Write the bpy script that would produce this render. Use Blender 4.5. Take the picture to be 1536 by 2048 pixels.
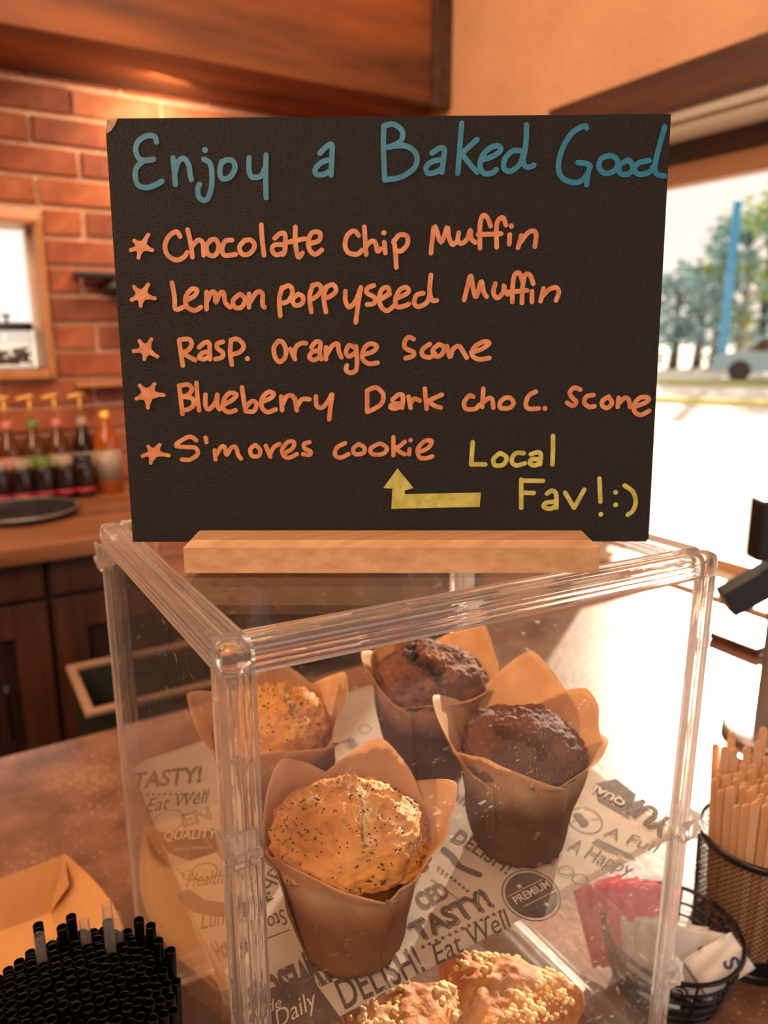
import bpy, bmesh, math, random
from mathutils import Vector, Matrix, noise
R = math.radians
random.seed(7)
for o in list(bpy.data.objects): bpy.data.objects.remove(o)
SC = bpy.context.scene
COL = SC.collection
# ------------------------------------------------------------------ camera
# world: X along the case front, Y away along the window wall, z = 0 on the near counter
YAW, PITCH, FPX, H = R(30.87), R(13.56), 1479.0, 0.49
RT = Vector((math.cos(YAW), -math.sin(YAW), 0))
FH = Vector((math.sin(YAW), math.cos(YAW), 0))
FW = FH*math.cos(PITCH) + Vector((0, 0, -math.sin(PITCH)))
UP = RT.cross(FW)
CAM = Vector((0, 0, H))
cam = bpy.data.cameras.new('camera'); co = bpy.data.objects.new('camera', cam); COL.objects.link(co)
m = Matrix((RT, UP, -FW)).transposed().to_4x4(); m.translation = CAM; co.matrix_world = m
cam.sensor_fit = 'VERTICAL'; cam.sensor_height = 36; cam.lens = FPX/2048*36
cam.clip_start = 0.01; cam.clip_end = 300
cam.dof.use_dof = True; cam.dof.focus_distance = 0.355; cam.dof.aperture_fstop = 7.0
SC.camera = co
# ------------------------------------------------------------------ world, sun, lamps, exposure
w = bpy.data.worlds.new('sky'); SC.world = w; w.use_nodes = True
bg = w.node_tree.nodes['Background']; bg.inputs[0].default_value = (1.0, 0.85, 0.75, 1); bg.inputs[1].default_value = 1.32
sun = bpy.data.lights.new('sun', 'SUN'); sun.energy = 14; sun.color = (1, 0.86, 0.68); sun.angle = R(0.6)
so = bpy.data.objects.new('sun', sun); COL.objects.link(so)
az, el = R(57), R(19.5)
sd = Vector((math.sin(az)*math.cos(el), math.cos(az)*math.cos(el), math.sin(el)))
so.rotation_euler = sd.to_track_quat('Z', 'Y').to_euler()
def lamp(name, loc, power, size, color, target=None, typ='AREA'):
    l = bpy.data.lights.new(name, typ); l.energy = power; l.color = color
    if typ == 'AREA': l.size = size
    else: l.shadow_soft_size = size
    o = bpy.data.objects.new(name, l); COL.objects.link(o); o.location = loc
    d = Vector(target or (loc[0], loc[1], -1)) - Vector(loc)
    o.rotation_euler = d.to_track_quat('-Z', 'Y').to_euler()
    return o
lamp('warm_room_fill', (-0.9, -0.5, 1.7), 55, 1.0, (1, 0.66, 0.42), (0.1, 0.6, 0.2))  # warm area fills added for the room tone; no fittings exist
lamp('warm_room_fill', (0.2, 1.0, 1.72), 22, 0.8, (1, 0.62, 0.36), (0.5, 1.0, 0))
lamp('warm_room_fill', (-1.4, 1.0, 1.6), 20, 0.5, (1, 0.56, 0.28), (0.2, 2.0, 0.6))
lamp('soffit_lamp', (0.56, 1.84, 1.04), 3.0, 0.10, (1, 0.66, 0.40), (0.5, 2.02, 0.75))
lamp('cool_board_fill', (0.95, -1.6, 0.7), 10, 1.0, (.62, .78, 1), (0.3, .4, 0.4))  # added cool light from behind for sheen on the board; no window there
SC.view_settings.view_transform = 'Standard'; SC.view_settings.look = 'None'
SC.view_settings.gamma = 1; SC.view_settings.use_curve_mapping = False
SC.view_settings.exposure = 0.0
SC.cycles.transparent_max_bounces = 40
# ------------------------------------------------------------------ pixel helpers (photo frame 1536 x 2048)
def ray(px, py): return (RT*((px-768)/FPX) - UP*((py-1024)/FPX) + FW)
def hit(px, py, p0, n):
    d = ray(px, py); return CAM + d*((Vector(p0)-CAM).dot(n)/d.dot(n))
def onz(px, py, z): return hit(px, py, (0, 0, z), Vector((0, 0, 1)))
def F(x, f, z=0): v = RT*x + FH*f; return Vector((v.x, v.y, z))
# ------------------------------------------------------------------ object helpers
def tag(o, label=None, cat=None, group=None, kind=None):
    if label: o['label'] = label
    if cat: o['category'] = cat
    if group: o['group'] = group
    if kind: o['kind'] = kind
    return o
def link(name, data, parent=None):
    o = bpy.data.objects.new(name, data); COL.objects.link(o)
    if parent: o.parent = parent
    return o
def thing(name, label, cat, loc=(0, 0, 0), rz=0, group=None):
    o = link(name, None); o.location = loc; o.rotation_euler = (0, 0, rz); o.empty_display_size = .02
    return tag(o, label, cat, group)
def build(name, bm, mat, parent=None, smooth=False, offset=None):
    if offset is not None: bmesh.ops.translate(bm, verts=bm.verts, vec=-Vector(offset))
    bmesh.ops.recalc_face_normals(bm, faces=bm.faces)
    me = bpy.data.meshes.new(name); bm.to_mesh(me); bm.free()
    for mm in (mat if isinstance(mat, (list, tuple)) else [mat]): me.materials.append(mm)
    if smooth:
        for p in me.polygons: p.use_smooth = True
    return link(name, me, parent)
def copy_tree(o, parent=None):
    c = o.copy(); COL.objects.link(c); c.parent = parent
    for ch in list(o.children): copy_tree(ch, c)
    return c
def bx(bm, lo, hi, bev=0, M=None):
    r = bmesh.ops.create_cube(bm, size=1)
    vs = r['verts']
    s = [hi[i]-lo[i] for i in range(3)]; c = [(hi[i]+lo[i])/2 for i in range(3)]
    for v in vs: v.co = Vector((v.co[i]*s[i]+c[i] for i in range(3)))
    if bev:
        es = list({e for v in vs for e in v.link_edges})
        r2 = bmesh.ops.bevel(bm, geom=es, offset=bev, segments=2, affect='EDGES', profile=.5)
        vs = list(set(r2['verts']) | {v for v in vs if v.is_valid})
    if M is not None: bmesh.ops.transform(bm, matrix=M, verts=vs)
    return vs
def lathe(bm, prof, seg=32, cx=0, cy=0):
    rings = []
    for r, z in prof:
        if r < 1e-6: rings.append([bm.verts.new((cx, cy, z))])
        else: rings.append([bm.verts.new((cx+r*math.cos(2*math.pi*i/seg), cy+r*math.sin(2*math.pi*i/seg), z)) for i in range(seg)])
    for a, b in zip(rings, rings[1:]):
        for i in range(seg):
            j = (i+1) % seg
            if len(a) == 1 and len(b) == 1: continue
            if len(a) == 1: bm.faces.new((a[0], b[i], b[j]))
            elif len(b) == 1: bm.faces.new((a[i], b[0], a[j]))
            else: bm.faces.new((a[i], b[i], b[j], a[j]))
def tube(bm, pts, r, seg=8, cap=True):
    pts = [Vector(p) for p in pts]; rings = []; n = None
    for i, p in enumerate(pts):
        t = (pts[min(i+1, len(pts)-1)]-pts[max(i-1, 0)]).normalized()
        if n is None: n = t.orthogonal().normalized()
        n = (n - t*n.dot(t)).normalized(); b = t.cross(n)
        rr = r[i] if isinstance(r, (list, tuple)) else r
        rings.append([bm.verts.new(p + (n*math.cos(2*math.pi*k/seg)+b*math.sin(2*math.pi*k/seg))*rr) for k in range(seg)])
    for a, b in zip(rings, rings[1:]):
        for k in range(seg): bm.faces.new((a[k], a[(k+1) % seg], b[(k+1) % seg], b[k]))
    if cap: bm.faces.new(rings[0][::-1]); bm.faces.new(rings[-1])
def prism(bm, poly, d):
    """poly: 3D points of one cap, d: extrusion vector"""
    a = [bm.verts.new(p) for p in poly]; b = [bm.verts.new(Vector(p)+Vector(d)) for p in poly]
    bm.faces.new(a[::-1]); bm.faces.new(b)
    for i in range(len(a)): j = (i+1) % len(a); bm.faces.new((a[i], a[j], b[j], b[i]))
# ------------------------------------------------------------------ materials
def mat(name, col, rough=.5, metal=0, col2=None, nscale=20, stretch=(1, 1, 1), detail=6, bump=0, bscale=None, lo=.35, hi=.65, spec=.5,
        coat=0, bdist=.001, emit=None, bstretch=None, trans=0, crough=.1):
    m = bpy.data.materials.new(name); m.use_nodes = True; nt = m.node_tree; N = nt.nodes; L = nt.links
    p = N['Principled BSDF']; p.inputs['Base Color'].default_value = (*col, 1); p.inputs['Roughness'].default_value = rough
    p.inputs['Metallic'].default_value = metal; p.inputs['Specular IOR Level'].default_value = spec; p.inputs['Coat Weight'].default_value = coat
    p.inputs['Coat Roughness'].default_value = crough; p.inputs['Transmission Weight'].default_value = trans
    if emit: p.inputs['Emission Color'].default_value = (*col, 1); p.inputs['Emission Strength'].default_value = emit
    tc = N.new('ShaderNodeTexCoord')
    def nz(sc, st, det=detail):
        mp = N.new('ShaderNodeMapping'); mp.inputs['Scale'].default_value = st; L.new(tc.outputs['Object'], mp.inputs['Vector'])
        n = N.new('ShaderNodeTexNoise'); n.inputs['Scale'].default_value = sc; n.inputs['Detail'].default_value = det
        L.new(mp.outputs[0], n.inputs['Vector']); return n
    if col2:
        n = nz(nscale, stretch); r = N.new('ShaderNodeValToRGB')
        r.color_ramp.elements[0].position = lo; r.color_ramp.elements[1].position = hi
        r.color_ramp.elements[0].color = (*col, 1); r.color_ramp.elements[1].color = (*col2, 1)
        L.new(n.outputs['Fac'], r.inputs['Fac']); L.new(r.outputs['Color'], p.inputs['Base Color'])
    if bump:
        n = nz(bscale or nscale, bstretch or stretch, 4); b = N.new('ShaderNodeBump'); b.inputs['Strength'].default_value = bump
        b.inputs['Distance'].default_value = bdist
        L.new(n.outputs['Fac'], b.inputs['Height']); L.new(b.outputs['Normal'], p.inputs['Normal'])
    return m
def paper_mat(name, col, col2, transl=.45, nscale=40, zdark=None, tcol=None):
    m = mat(name, col, .6, col2=col2, nscale=nscale, bump=.4, bscale=60, bdist=.0016, spec=.25)
    nt = m.node_tree; N = nt.nodes; L = nt.links; p = N['Principled BSDF']; out = N['Material Output']
    src = p.inputs['Base Color'].links[0].from_socket
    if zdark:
        # uneven dark lower half: grease, with show-through and shade painted into the dark wrapper
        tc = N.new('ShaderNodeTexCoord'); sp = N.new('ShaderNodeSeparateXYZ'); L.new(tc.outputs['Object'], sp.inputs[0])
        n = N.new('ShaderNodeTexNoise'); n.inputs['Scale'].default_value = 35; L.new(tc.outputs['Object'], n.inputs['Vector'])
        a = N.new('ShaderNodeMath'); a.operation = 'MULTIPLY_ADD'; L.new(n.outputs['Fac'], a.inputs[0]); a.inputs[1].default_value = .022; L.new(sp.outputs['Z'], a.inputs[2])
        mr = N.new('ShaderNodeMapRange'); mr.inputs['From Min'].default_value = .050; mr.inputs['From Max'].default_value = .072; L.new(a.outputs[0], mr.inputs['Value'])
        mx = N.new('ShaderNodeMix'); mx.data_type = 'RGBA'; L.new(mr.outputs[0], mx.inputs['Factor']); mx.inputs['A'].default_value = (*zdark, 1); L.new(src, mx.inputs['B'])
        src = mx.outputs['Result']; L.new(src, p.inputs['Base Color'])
    t = N.new('ShaderNodeBsdfTranslucent'); L.new(src, t.inputs['Color']); mx = N.new('ShaderNodeMixShader'); mx.inputs[0].default_value = transl
    L.new(p.outputs[0], mx.inputs[1]); L.new(t.outputs[0], mx.inputs[2]); L.new(mx.outputs[0], out.inputs['Surface'])
    return m
def sheet_mat(name, haze=.02, tint=(.97, .96, .95), scratch=.25, ior=1.45):
    """clear sheet: see-through with Fresnel gloss, fine scratches and dust that scatter light"""
    m = bpy.data.materials.new(name); m.use_nodes = True; nt = m.node_tree; N = nt.nodes; L = nt.links
    out = N['Material Output']; N.remove(N['Principled BSDF'])
    tr = N.new('ShaderNodeBsdfTransparent'); tr.inputs[0].default_value = (*tint, 1)
    gl = N.new('ShaderNodeBsdfGlossy'); gl.inputs['Roughness'].default_value = .03
    lw = N.new('ShaderNodeLayerWeight'); lw.inputs[0].default_value = .5
    pw = N.new('ShaderNodeMath'); pw.operation = 'POWER'; L.new(lw.outputs['Facing'], pw.inputs[0]); pw.inputs[1].default_value = 5
    fr = N.new('ShaderNodeMath'); fr.operation = 'MULTIPLY_ADD'; L.new(pw.outputs[0], fr.inputs[0]); fr.inputs[1].default_value = .96; fr.inputs[2].default_value = .035
    m1 = N.new('ShaderNodeMixShader'); L.new(fr.outputs[0], m1.inputs[0]); L.new(tr.outputs[0], m1.inputs[1]); L.new(gl.outputs[0], m1.inputs[2])
    df = N.new('ShaderNodeBsdfDiffuse'); df.inputs[0].default_value = (.9, .9, .9, 1); tl = N.new('ShaderNodeBsdfTranslucent'); tl.inputs[0].default_value = (.9, .88, .85, 1)
    ad = N.new('ShaderNodeMixShader'); ad.inputs[0].default_value = .65; L.new(df.outputs[0], ad.inputs[1]); L.new(tl.outputs[0], ad.inputs[2])
    tc = N.new('ShaderNodeTexCoord')
    def line(rot, st, sc, th):
        mp = N.new('ShaderNodeMapping'); mp.inputs['Scale'].default_value = st; mp.inputs['Rotation'].default_value = rot; L.new(tc.outputs['Object'], mp.inputs['Vector'])
        n = N.new('ShaderNodeTexNoise'); n.inputs['Scale'].default_value = sc; n.inputs['Detail'].default_value = 2; L.new(mp.outputs[0], n.inputs['Vector'])
        r = N.new('ShaderNodeMapRange'); r.inputs['From Min'].default_value = th; r.inputs['From Max'].default_value = th+.05; L.new(n.outputs['Fac'], r.inputs['Value']); return r
    a = line((.3, .5, .8), (1, 18, 3), 85, .69); b = line((1.1, .2, 2.2), (16, 1, 2), 85, .69); c = line((0, 0, 0), (1, 1, 1), 420, .74)
    s = N.new('ShaderNodeMath'); s.operation = 'MAXIMUM'; L.new(a.outputs[0], s.inputs[0]); L.new(b.outputs[0], s.inputs[1])
    s2 = N.new('ShaderNodeMath'); s2.operation = 'MAXIMUM'; L.new(s.outputs[0], s2.inputs[0]); L.new(c.outputs[0], s2.inputs[1])
    k = N.new('ShaderNodeMath'); k.operation = 'MULTIPLY_ADD'; L.new(s2.outputs[0], k.inputs[0]); k.inputs[1].default_value = scratch; k.inputs[2].default_value = haze
    m2 = N.new('ShaderNodeMixShader'); L.new(k.outputs[0], m2.inputs[0]); L.new(m1.outputs[0], m2.inputs[1]); L.new(ad.outputs[0], m2.inputs[2])
    L.new(m2.outputs[0], out.inputs['Surface'])
    return m
def wood(name, c1, c2, axis=0, rough=.4, coat=0, sc=6, ring=18, bump=.15):
    st = [ring, ring, ring]; st[axis] = 1.2
    return mat(name, c1, rough, col2=c2, nscale=sc, stretch=tuple(s/4 for s in st), detail=8, bump=bump, coat=coat, bdist=.002, lo=.3, hi=.7)
M_sheet = sheet_mat('clear_acrylic_sheet', haze=.012, scratch=.22)
M_shelf = sheet_mat('clear_acrylic_shelf', haze=.03, scratch=.3)
M_pane = sheet_mat('window_glass', haze=0.0, scratch=0.0, tint=(.98, .98, .98))
M_rail = mat('clear_acrylic_rail', (.97, .95, .93), .04, trans=1, bump=.15, bscale=160, bdist=.0004)
M_rail.node_tree.nodes['Principled BSDF'].inputs['IOR'].default_value = 1.4
def cloudy(m, f):
    nt = m.node_tree; N = nt.nodes; L = nt.links; t = N.new('ShaderNodeBsdfTranslucent'); t.inputs[0].default_value = (.9, .86, .82, 1)
    d = N.new('ShaderNodeBsdfDiffuse'); d.inputs[0].default_value = (.9, .86, .82, 1); a = N.new('ShaderNodeMixShader'); L.new(t.outputs[0], a.inputs[1]); L.new(d.outputs[0], a.inputs[2])
    x = N.new('ShaderNodeMixShader'); x.inputs[0].default_value = f; L.new(N['Principled BSDF'].outputs[0], x.inputs[1]); L.new(a.outputs[0], x.inputs[2]); L.new(x.outputs[0], N['Material Output'].inputs['Surface'])
cloudy(M_rail, .12)
M_board = mat('black_chalkboard', (.006, .0056, .0068), .42, bump=1.0, bscale=1500, bdist=.0011, spec=.42)
M_edge = mat('raw_fibreboard_edge', (.35, .22, .13), .8, col2=(.5, .34, .2), nscale=300)
M_teal = mat('teal_paint_marker', (.006, .15, .28), .5, col2=(.016, .20, .34), nscale=120)
M_orange = mat('orange_paint_marker', (.50, .18, .075), .5, col2=(.66, .29, .14), nscale=160)
M_yellow = mat('yellow_paint_marker', (.40, .39, .07), .5, col2=(.58, .55, .15), nscale=200)
M_beech = wood('beech_wood', (.50, .27, .13), (.66, .40, .22), 0, .5, sc=30, ring=24)
M_counter = mat('brown_counter', (.10, .045, .028), .3, col2=(.24, .12, .07), nscale=14, bump=.35, bscale=110, bdist=.0012, coat=.5, crough=.14)
def dusty(m):
    nt = m.node_tree; N = nt.nodes; L = nt.links; p = N['Principled BSDF']; src = p.inputs['Base Color'].links[0].from_socket
    tc = N.new('ShaderNodeTexCoord'); a = N.new('ShaderNodeTexNoise'); a.inputs['Scale'].default_value = 7; L.new(tc.outputs['Object'], a.inputs['Vector'])
    v = N.new('ShaderNodeTexNoise'); v.inputs['Scale'].default_value = 260; v.inputs['Detail'].default_value = 2; L.new(tc.outputs['Object'], v.inputs['Vector'])
    k = N.new('ShaderNodeMath'); k.operation = 'MULTIPLY_ADD'; L.new(a.outputs['Fac'], k.inputs[0]); k.inputs[1].default_value = .35; L.new(v.outputs['Fac'], k.inputs[2])
    r = N.new('ShaderNodeMapRange'); r.inputs['From Min'].default_value = .80; r.inputs['From Max'].default_value = .92; L.new(k.outputs[0], r.inputs['Value'])
    mx = N.new('ShaderNodeMix'); mx.data_type = 'RGBA'; L.new(r.outputs[0], mx.inputs['Factor']); L.new(src, mx.inputs['A']); mx.inputs['B'].default_value = (.55, .33, .20, 1); L.new(mx.outputs['Result'], p.inputs['Base Color'])
dusty(M_counter)
M_back = wood('dark_wood_top', (.16, .06, .03), (.32, .14, .065), 0, .32, sc=6)
M_cab = wood('cabinet_wood', (.035, .010, .006), (.11, .034, .012), 2, .5, sc=8)
M_cabp = wood('cabinet_panel_wood', (.02, .008, .006), (.045, .016, .01), 2, .5, sc=8)
M_beam = wood('stained_beam_wood', (.035, .011, .006), (.34, .10, .022), 0, .6, sc=5, ring=9)
M_casing = wood('dark_stained_casing', (.035, .015, .012), (.085, .038, .028), 1, .4, sc=8)
M_sash = wood('tan_sash_wood', (.38, .19, .10), (.52, .28, .16), 1, .5, sc=8)
M_white = mat('cream_paint', (.72, .62, .5), .4)
M_wall = mat('orange_beige_plaster', (.50, .28, .165), .7, col2=(.55, .32, .19), nscale=5, bump=.6, bscale=45, bdist=.004)
M_mortar = mat('pale_mortar', (.60, .36, .24), .9, col2=(.72, .47, .33), nscale=60, bump=.5, bdist=.003)
M_bricks = [mat('brick_%d' % i, c, .85, col2=d, nscale=25, bump=.6, bscale=60, bdist=.003) for i, (c, d) in enumerate([
    ((.30, .085, .035), (.45, .15, .07)), ((.26, .07, .035), (.38, .12, .06)), ((.36, .12, .05), (.50, .19, .10)), ((.20, .06, .035), (.32, .10, .055))])]
M_floor = mat('dark_floor', (.03, .016, .01), .5, col2=(.05, .028, .018), nscale=4)
M_plain = mat('warm_room_paint', (.42, .26, .17), .8)
M_black = mat('black_plastic', (.012, .012, .013), .35)
M_grey = mat('grey_metal', (.32, .31, .31), .35, metal=.7)
M_gold = mat('gold_pump', (.75, .42, .12), .3, metal=.6)
M_kraft = paper_mat('kraft_board', (.62, .33, .13), (.68, .38, .16), .3, 30)
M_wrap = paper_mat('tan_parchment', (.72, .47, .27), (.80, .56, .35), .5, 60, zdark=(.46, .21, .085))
M_wrapd = paper_mat('tan_parchment_soaked_shaded', (.70, .45, .26), (.78, .54, .33), .5, 60, zdark=(.19, .085, .055))  # dark lower tone paints in shade and the muffin showing through
M_deli = paper_mat('printed_deli_paper', (.66, .58, .48), (.72, .64, .54), .35, 20)
M_ink = mat('grey_brown_ink', (.075, .055, .045), .7, col2=(.12, .09, .075), nscale=90)
M_inkl = mat('pale_print', (.62, .55, .46), .7)
M_straw = mat('black_straw_plastic', (.0015, .001, .0012), .2, spec=.22)
M_clear = sheet_mat('clear_straw_film', haze=.06, scratch=.2)
M_stick = wood('birch_stick_wood', (.58, .33, .17), (.72, .45, .26), 2, .6, sc=30, ring=30)
M_wire = mat('black_wire', (.015, .014, .016), .3, metal=.5)
M_seed = mat('poppy_seed', (.012, .012, .016), .5)
M_pink = mat('pink_packet_paper', (.78, .13, .20), .55, col2=(.85, .22, .28), nscale=40, bump=.4, bdist=.001)
M_packet = mat('white_packet_paper', (.66, .62, .58), .55, bump=.4, bscale=80, bdist=.001)
M_blue = mat('navy_packet_print', (.04, .06, .20), .5)
def muffin_mat(name, base, crust, crack, bsc=90, bd=.0035, ro=.66):
    m = mat(name, base, ro, col2=crust, nscale=55, bump=.9, bscale=bsc, bdist=bd, spec=.35, lo=.38, hi=.62)
    nt = m.node_tree; N = nt.nodes; L = nt.links; p = N['Principled BSDF']; src = p.inputs['Base Color'].links[0].from_socket
    at = N.new('ShaderNodeVertexColor'); at.layer_name = 'crack'
    mx = N.new('ShaderNodeMix'); mx.data_type = 'RGBA'; L.new(at.outputs['Color'], mx.inputs['Factor']); L.new(src, mx.inputs['A']); mx.inputs['B'].default_value = (*crack, 1)
    L.new(mx.outputs['Result'], p.inputs['Base Color']); return m
M_lemon = muffin_mat('golden_lemon_crumb', (.44, .18, .035), (.64, .31, .08), (.72, .56, .30))
M_choc = muffin_mat('dark_chocolate_crumb', (.075, .026, .018), (.15, .055, .035), (.05, .016, .012), ro=.78)
M_berry = muffin_mat('berry_brown_crumb', (.12, .045, .03), (.22, .09, .055), (.02, .012, .022), ro=.78)
M_scone = muffin_mat('baked_scone_crumb', (.34, .115, .03), (.58, .25, .075), (.74, .48, .22), 70, .005)
M_crumb = mat('pale_crumble', (.82, .58, .30), .7, col2=(.74, .44, .18), nscale=120, bump=.5, bdist=.001)
# ------------------------------------------------------------------ the setting
FL, CE = -.95, 1.8
YB, XW, XO = 2.02, 1.218, 1.37     # brick wall plane, window wall inner face, sash plane
def struct(name, bm, m, parent=None): return tag(build(name, bm, m, parent), kind='structure')
bm = bmesh.new(); bx(bm, (-2.6, -2.6, FL-.1), (1.5, 2.3, FL)); struct('floor', bm, M_floor)
bm = bmesh.new(); bx(bm, (-2.6, -2.6, CE), (1.5, 2.3, CE+.1)); struct('ceiling', bm, M_plain)
bm = bmesh.new(); bx(bm, (-2.7, -2.6, FL), (-2.6, 2.3, CE)); struct('wall_left', bm, M_plain)
bm = bmesh.new(); bx(bm, (-2.6, -2.7, FL), (1.5, -2.6, CE)); struct('wall_rear', bm, M_plain)
WY0, WY1, WZ0, WZ1 = -.75, 1.25, .009, .882       # window opening in the right wall
bm = bmesh.new()
bx(bm, (XW, WY1, FL), (XO+.08, 2.3, CE)); bx(bm, (XW, -2.6, FL), (XO+.08, WY0, CE))
bx(bm, (XW, WY0, WZ1), (XO+.08, WY1, CE)); bx(bm, (XW, WY0, FL), (XO+.08, WY1, -.0))
struct('wall_right', bm, M_wall)
# right window: casing, reveal, sash, sill, pane
wn = tag(link('window_1', None), kind='structure')
bm = bmesh.new(); bx(bm, (XW-.022, WY0-.07, WZ1), (XW, WY1+.065, WZ1+.074), .003); build('head_casing', bm, M_casing, wn)
bm = bmesh.new(); bx(bm, (XW-.018, WY1, .0), (XW, WY1+.06, WZ1), .003); build('side_casing', bm, M_casing, wn)
bm = bmesh.new(); bx(bm, (XW-.01, WY0, WZ1-.006), (XW+.03, WY1, WZ1+.001), .001); bx(bm, (XW+.045, WY0, WZ1-.01), (XO, WY1, WZ1), .001)
bx(bm, (XW, WY1-.01, WZ0), (XO, WY1, WZ1-.01)); build('reveal', bm, M_white, wn)
bm = bmesh.new(); bx(bm, (XO, WY0, WZ1-.05), (XO+.05, WY1, WZ1), .003); build('upper_rail', bm, M_casing, wn)
bm = bmesh.new(); bx(bm, (XO+.005, WY0, WZ1-.092), (XO+.045, WY1, WZ1-.05), .003); bx(bm, (XO+.005, WY1-.05, WZ0+.06), (XO+.045, WY1-.01, WZ1-.09), .003); build('sash', bm, M_sash, wn)
bm = bmesh.new(); bx(bm, (XO-.01, WY0, WZ0), (XO+.045, WY1, WZ0+.024), .003); build('lower_rail', bm, M_sash, wn)
bm = bmesh.new(); bx(bm, (XW-.0, WY0, 0), (XO+.06, WY1, WZ0), .001); build('sill', bm, M_white, wn)
bm = bmesh.new(); bx(bm, (XO+.02, WY0, WZ0+.022), (XO+.024, WY1-.02, WZ1-.09)); build('pane', bm, M_pane, wn)
# brick wall with small window
bm = bmesh.new(); OX0, OX1, OZ0, OZ1 = -.42, .250, .405, .742
T = .14
bx(bm, (-2.6, YB+.004, FL), (OX0, YB+T, CE)); bx(bm, (OX1, YB+.004, FL), (XW, YB+T, CE))
bx(bm, (OX0, YB+.004, FL), (OX1, YB+T, OZ0)); bx(bm, (OX0, YB+.004, OZ1), (OX1, YB+T, CE))
wb = struct('wall_back', bm, M_mortar)
random.seed(3); bricks = {}
BL, BH, MO = .203, .056, .011
def brick(x0, x1, z0, z1):
    if x1-x0 < .02: return
    key = (round(x1-x0, 3), round(z1-z0, 3), random.randrange(4)); me = bricks.get(key)
    if me is None:
        b = bmesh.new(); hx, hz = (x1-x0)/2, (z1-z0)/2
        vs = [b.verts.new((sx*hx+random.uniform(-.003, .003)*(y > 0 or 1), y, sz*hz+random.uniform(-.002, .002))) for y in (.0, -.010) for sx, sz in ((-1, -1), (1, -1), (1, 1), (-1, 1))]
        b.faces.new(vs[4:8]); [b.faces.new((vs[i], vs[(i+1) % 4], vs[4+(i+1) % 4], vs[4+i])) for i in range(4)]
        bmesh.ops.recalc_face_normals(b, faces=b.faces)
        bmesh.ops.bevel(b, geom=[e for e in b.edges if all(v.co.y < -.005 for v in e.verts)], offset=.003, segments=1, affect='EDGES')
        me = bpy.data.meshes.new('brick'); b.to_mesh(me); b.free(); me.materials.append(M_bricks[key[2]]); bricks[key] = me
    o = link('brick', me, wb); o.location = ((x0+x1)/2, YB+.006-random.uniform(0, .004), (z0+z1)/2)
z = .118; row = 0
while z < 1.08:
    x = -.5 + (0 if row % 2 else -(BL+MO)/2) + random.uniform(-.015, .015)
    while x < XW:
        x1 = min(x+BL, XW-.003); z1 = z+BH
        segs = [(x, x1)]
        if z1 > OZ0-.015 and z < OZ1+.02:
            segs = [(x, min(x1, OX0-.02)), (max(x, OX1+.014), x1)]
        for a, c in segs: brick(a, c, z, z1)
        x += BL+MO
    z += BH+MO; row += 1
w2 = tag(link('window_2', None), kind='structure')
M_honey = wood('honey_frame_wood', (.38, .16, .04), (.50, .22, .06), 2, .4, sc=8)
bm = bmesh.new(); t = .03
bx(bm, (OX1-.008, YB-.018, OZ0-.022), (OX1+.008, YB+.06, OZ1+.010), .003); bx(bm, (OX0, YB-.018, OZ1-.002), (OX1-.008, YB+.06, OZ1+.010), .003)
bx(bm, (OX0, YB-.03, OZ0-.022), (OX1-.008, YB+.13, OZ0), .003); bx(bm, (OX0-.02, YB-.018, OZ0-.022), (OX0, YB+.06, OZ1+.016), .003)
build('window_frame', bm, M_honey, w2)
bm = bmesh.new(); bx(bm, (OX1-.022, YB+.06, OZ0), (OX1-.0, YB+.11, OZ1), .002); build('reveal', bm, M_white, w2)
bm = bmesh.new(); bx(bm, (OX0, YB+.12, OZ0), (OX1, YB+.124, OZ1)); build('pane', bm, M_pane, w2)
# soffit beam over the brick wall
bm = bmesh.new(); bx(bm, (-2.6, 1.725, 1.06), (XW, 1.76, CE), .004); bx(bm, (-2.6, 1.76, 1.062), (XW, YB, 1.10))
struct('trim_1', bm, M_beam)
bm = bmesh.new(); bx(bm, (XW-.05, 1.70, 1.05), (XW, 1.725, CE), .003); struct('trim_2', bm, M_casing)
# ------------------------------------------------------------------ near counter and back counter
bm = bmesh.new(); bx(bm, (-1.6, -.35, -.04), (XW-.001, .912, 0), .004)
ct = tag(build('counter', bm, M_counter), 'glossy mottled brown counter top carrying the clear case and stir stick cup', 'counter')
bm = bmesh.new(); bx(bm, (-1.6, -.3, FL+.002), (XW-.02, .86, -.04)); build('counter_base', bm, M_cab, ct)
bk = thing('back_counter', 'dark wood back counter with panelled cabinet front below the brick wall', 'counter')
bm = bmesh.new(); bx(bm, (-2.0, 1.44, .080), (XW-.03, YB-.005, .115), .004); build('worktop', bm, M_back, bk)
bm = bmesh.new(); bx(bm, (-2.0, 1.50, FL+.002), (XW-.03, YB-.005, .080)); build('cabinet_body', bm, M_cabp, bk)
for i in range(5):
    x0 = -1.18+i*.44
    bm = bmesh.new()
    bx(bm, (x0, 1.482, -.0), (x0+.43, 1.50, .07), .003); build('drawer_front', bm, M_cab, bk)
    bm = bmesh.new()
    for a in ((x0, -.80, x0+.06, -.01), (x0+.37, -.80, x0+.43, -.01), (x0+.06, -.075, x0+.37, -.01), (x0+.06, -.80, x0+.37, -.73)):
        bx(bm, (a[0], 1.482, a[1]), (a[2], 1.50, a[3]), .002)
    d = build('door', bm, M_cab, bk)
    bm = bmesh.new(); tube(bm, [(x0+.345, 1.47, -.16), (x0+.345, 1.462, -.17), (x0+.345, 1.462, -.26), (x0+.345, 1.47, -.27)], .004); build('handle', bm, M_wire, d)
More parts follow.
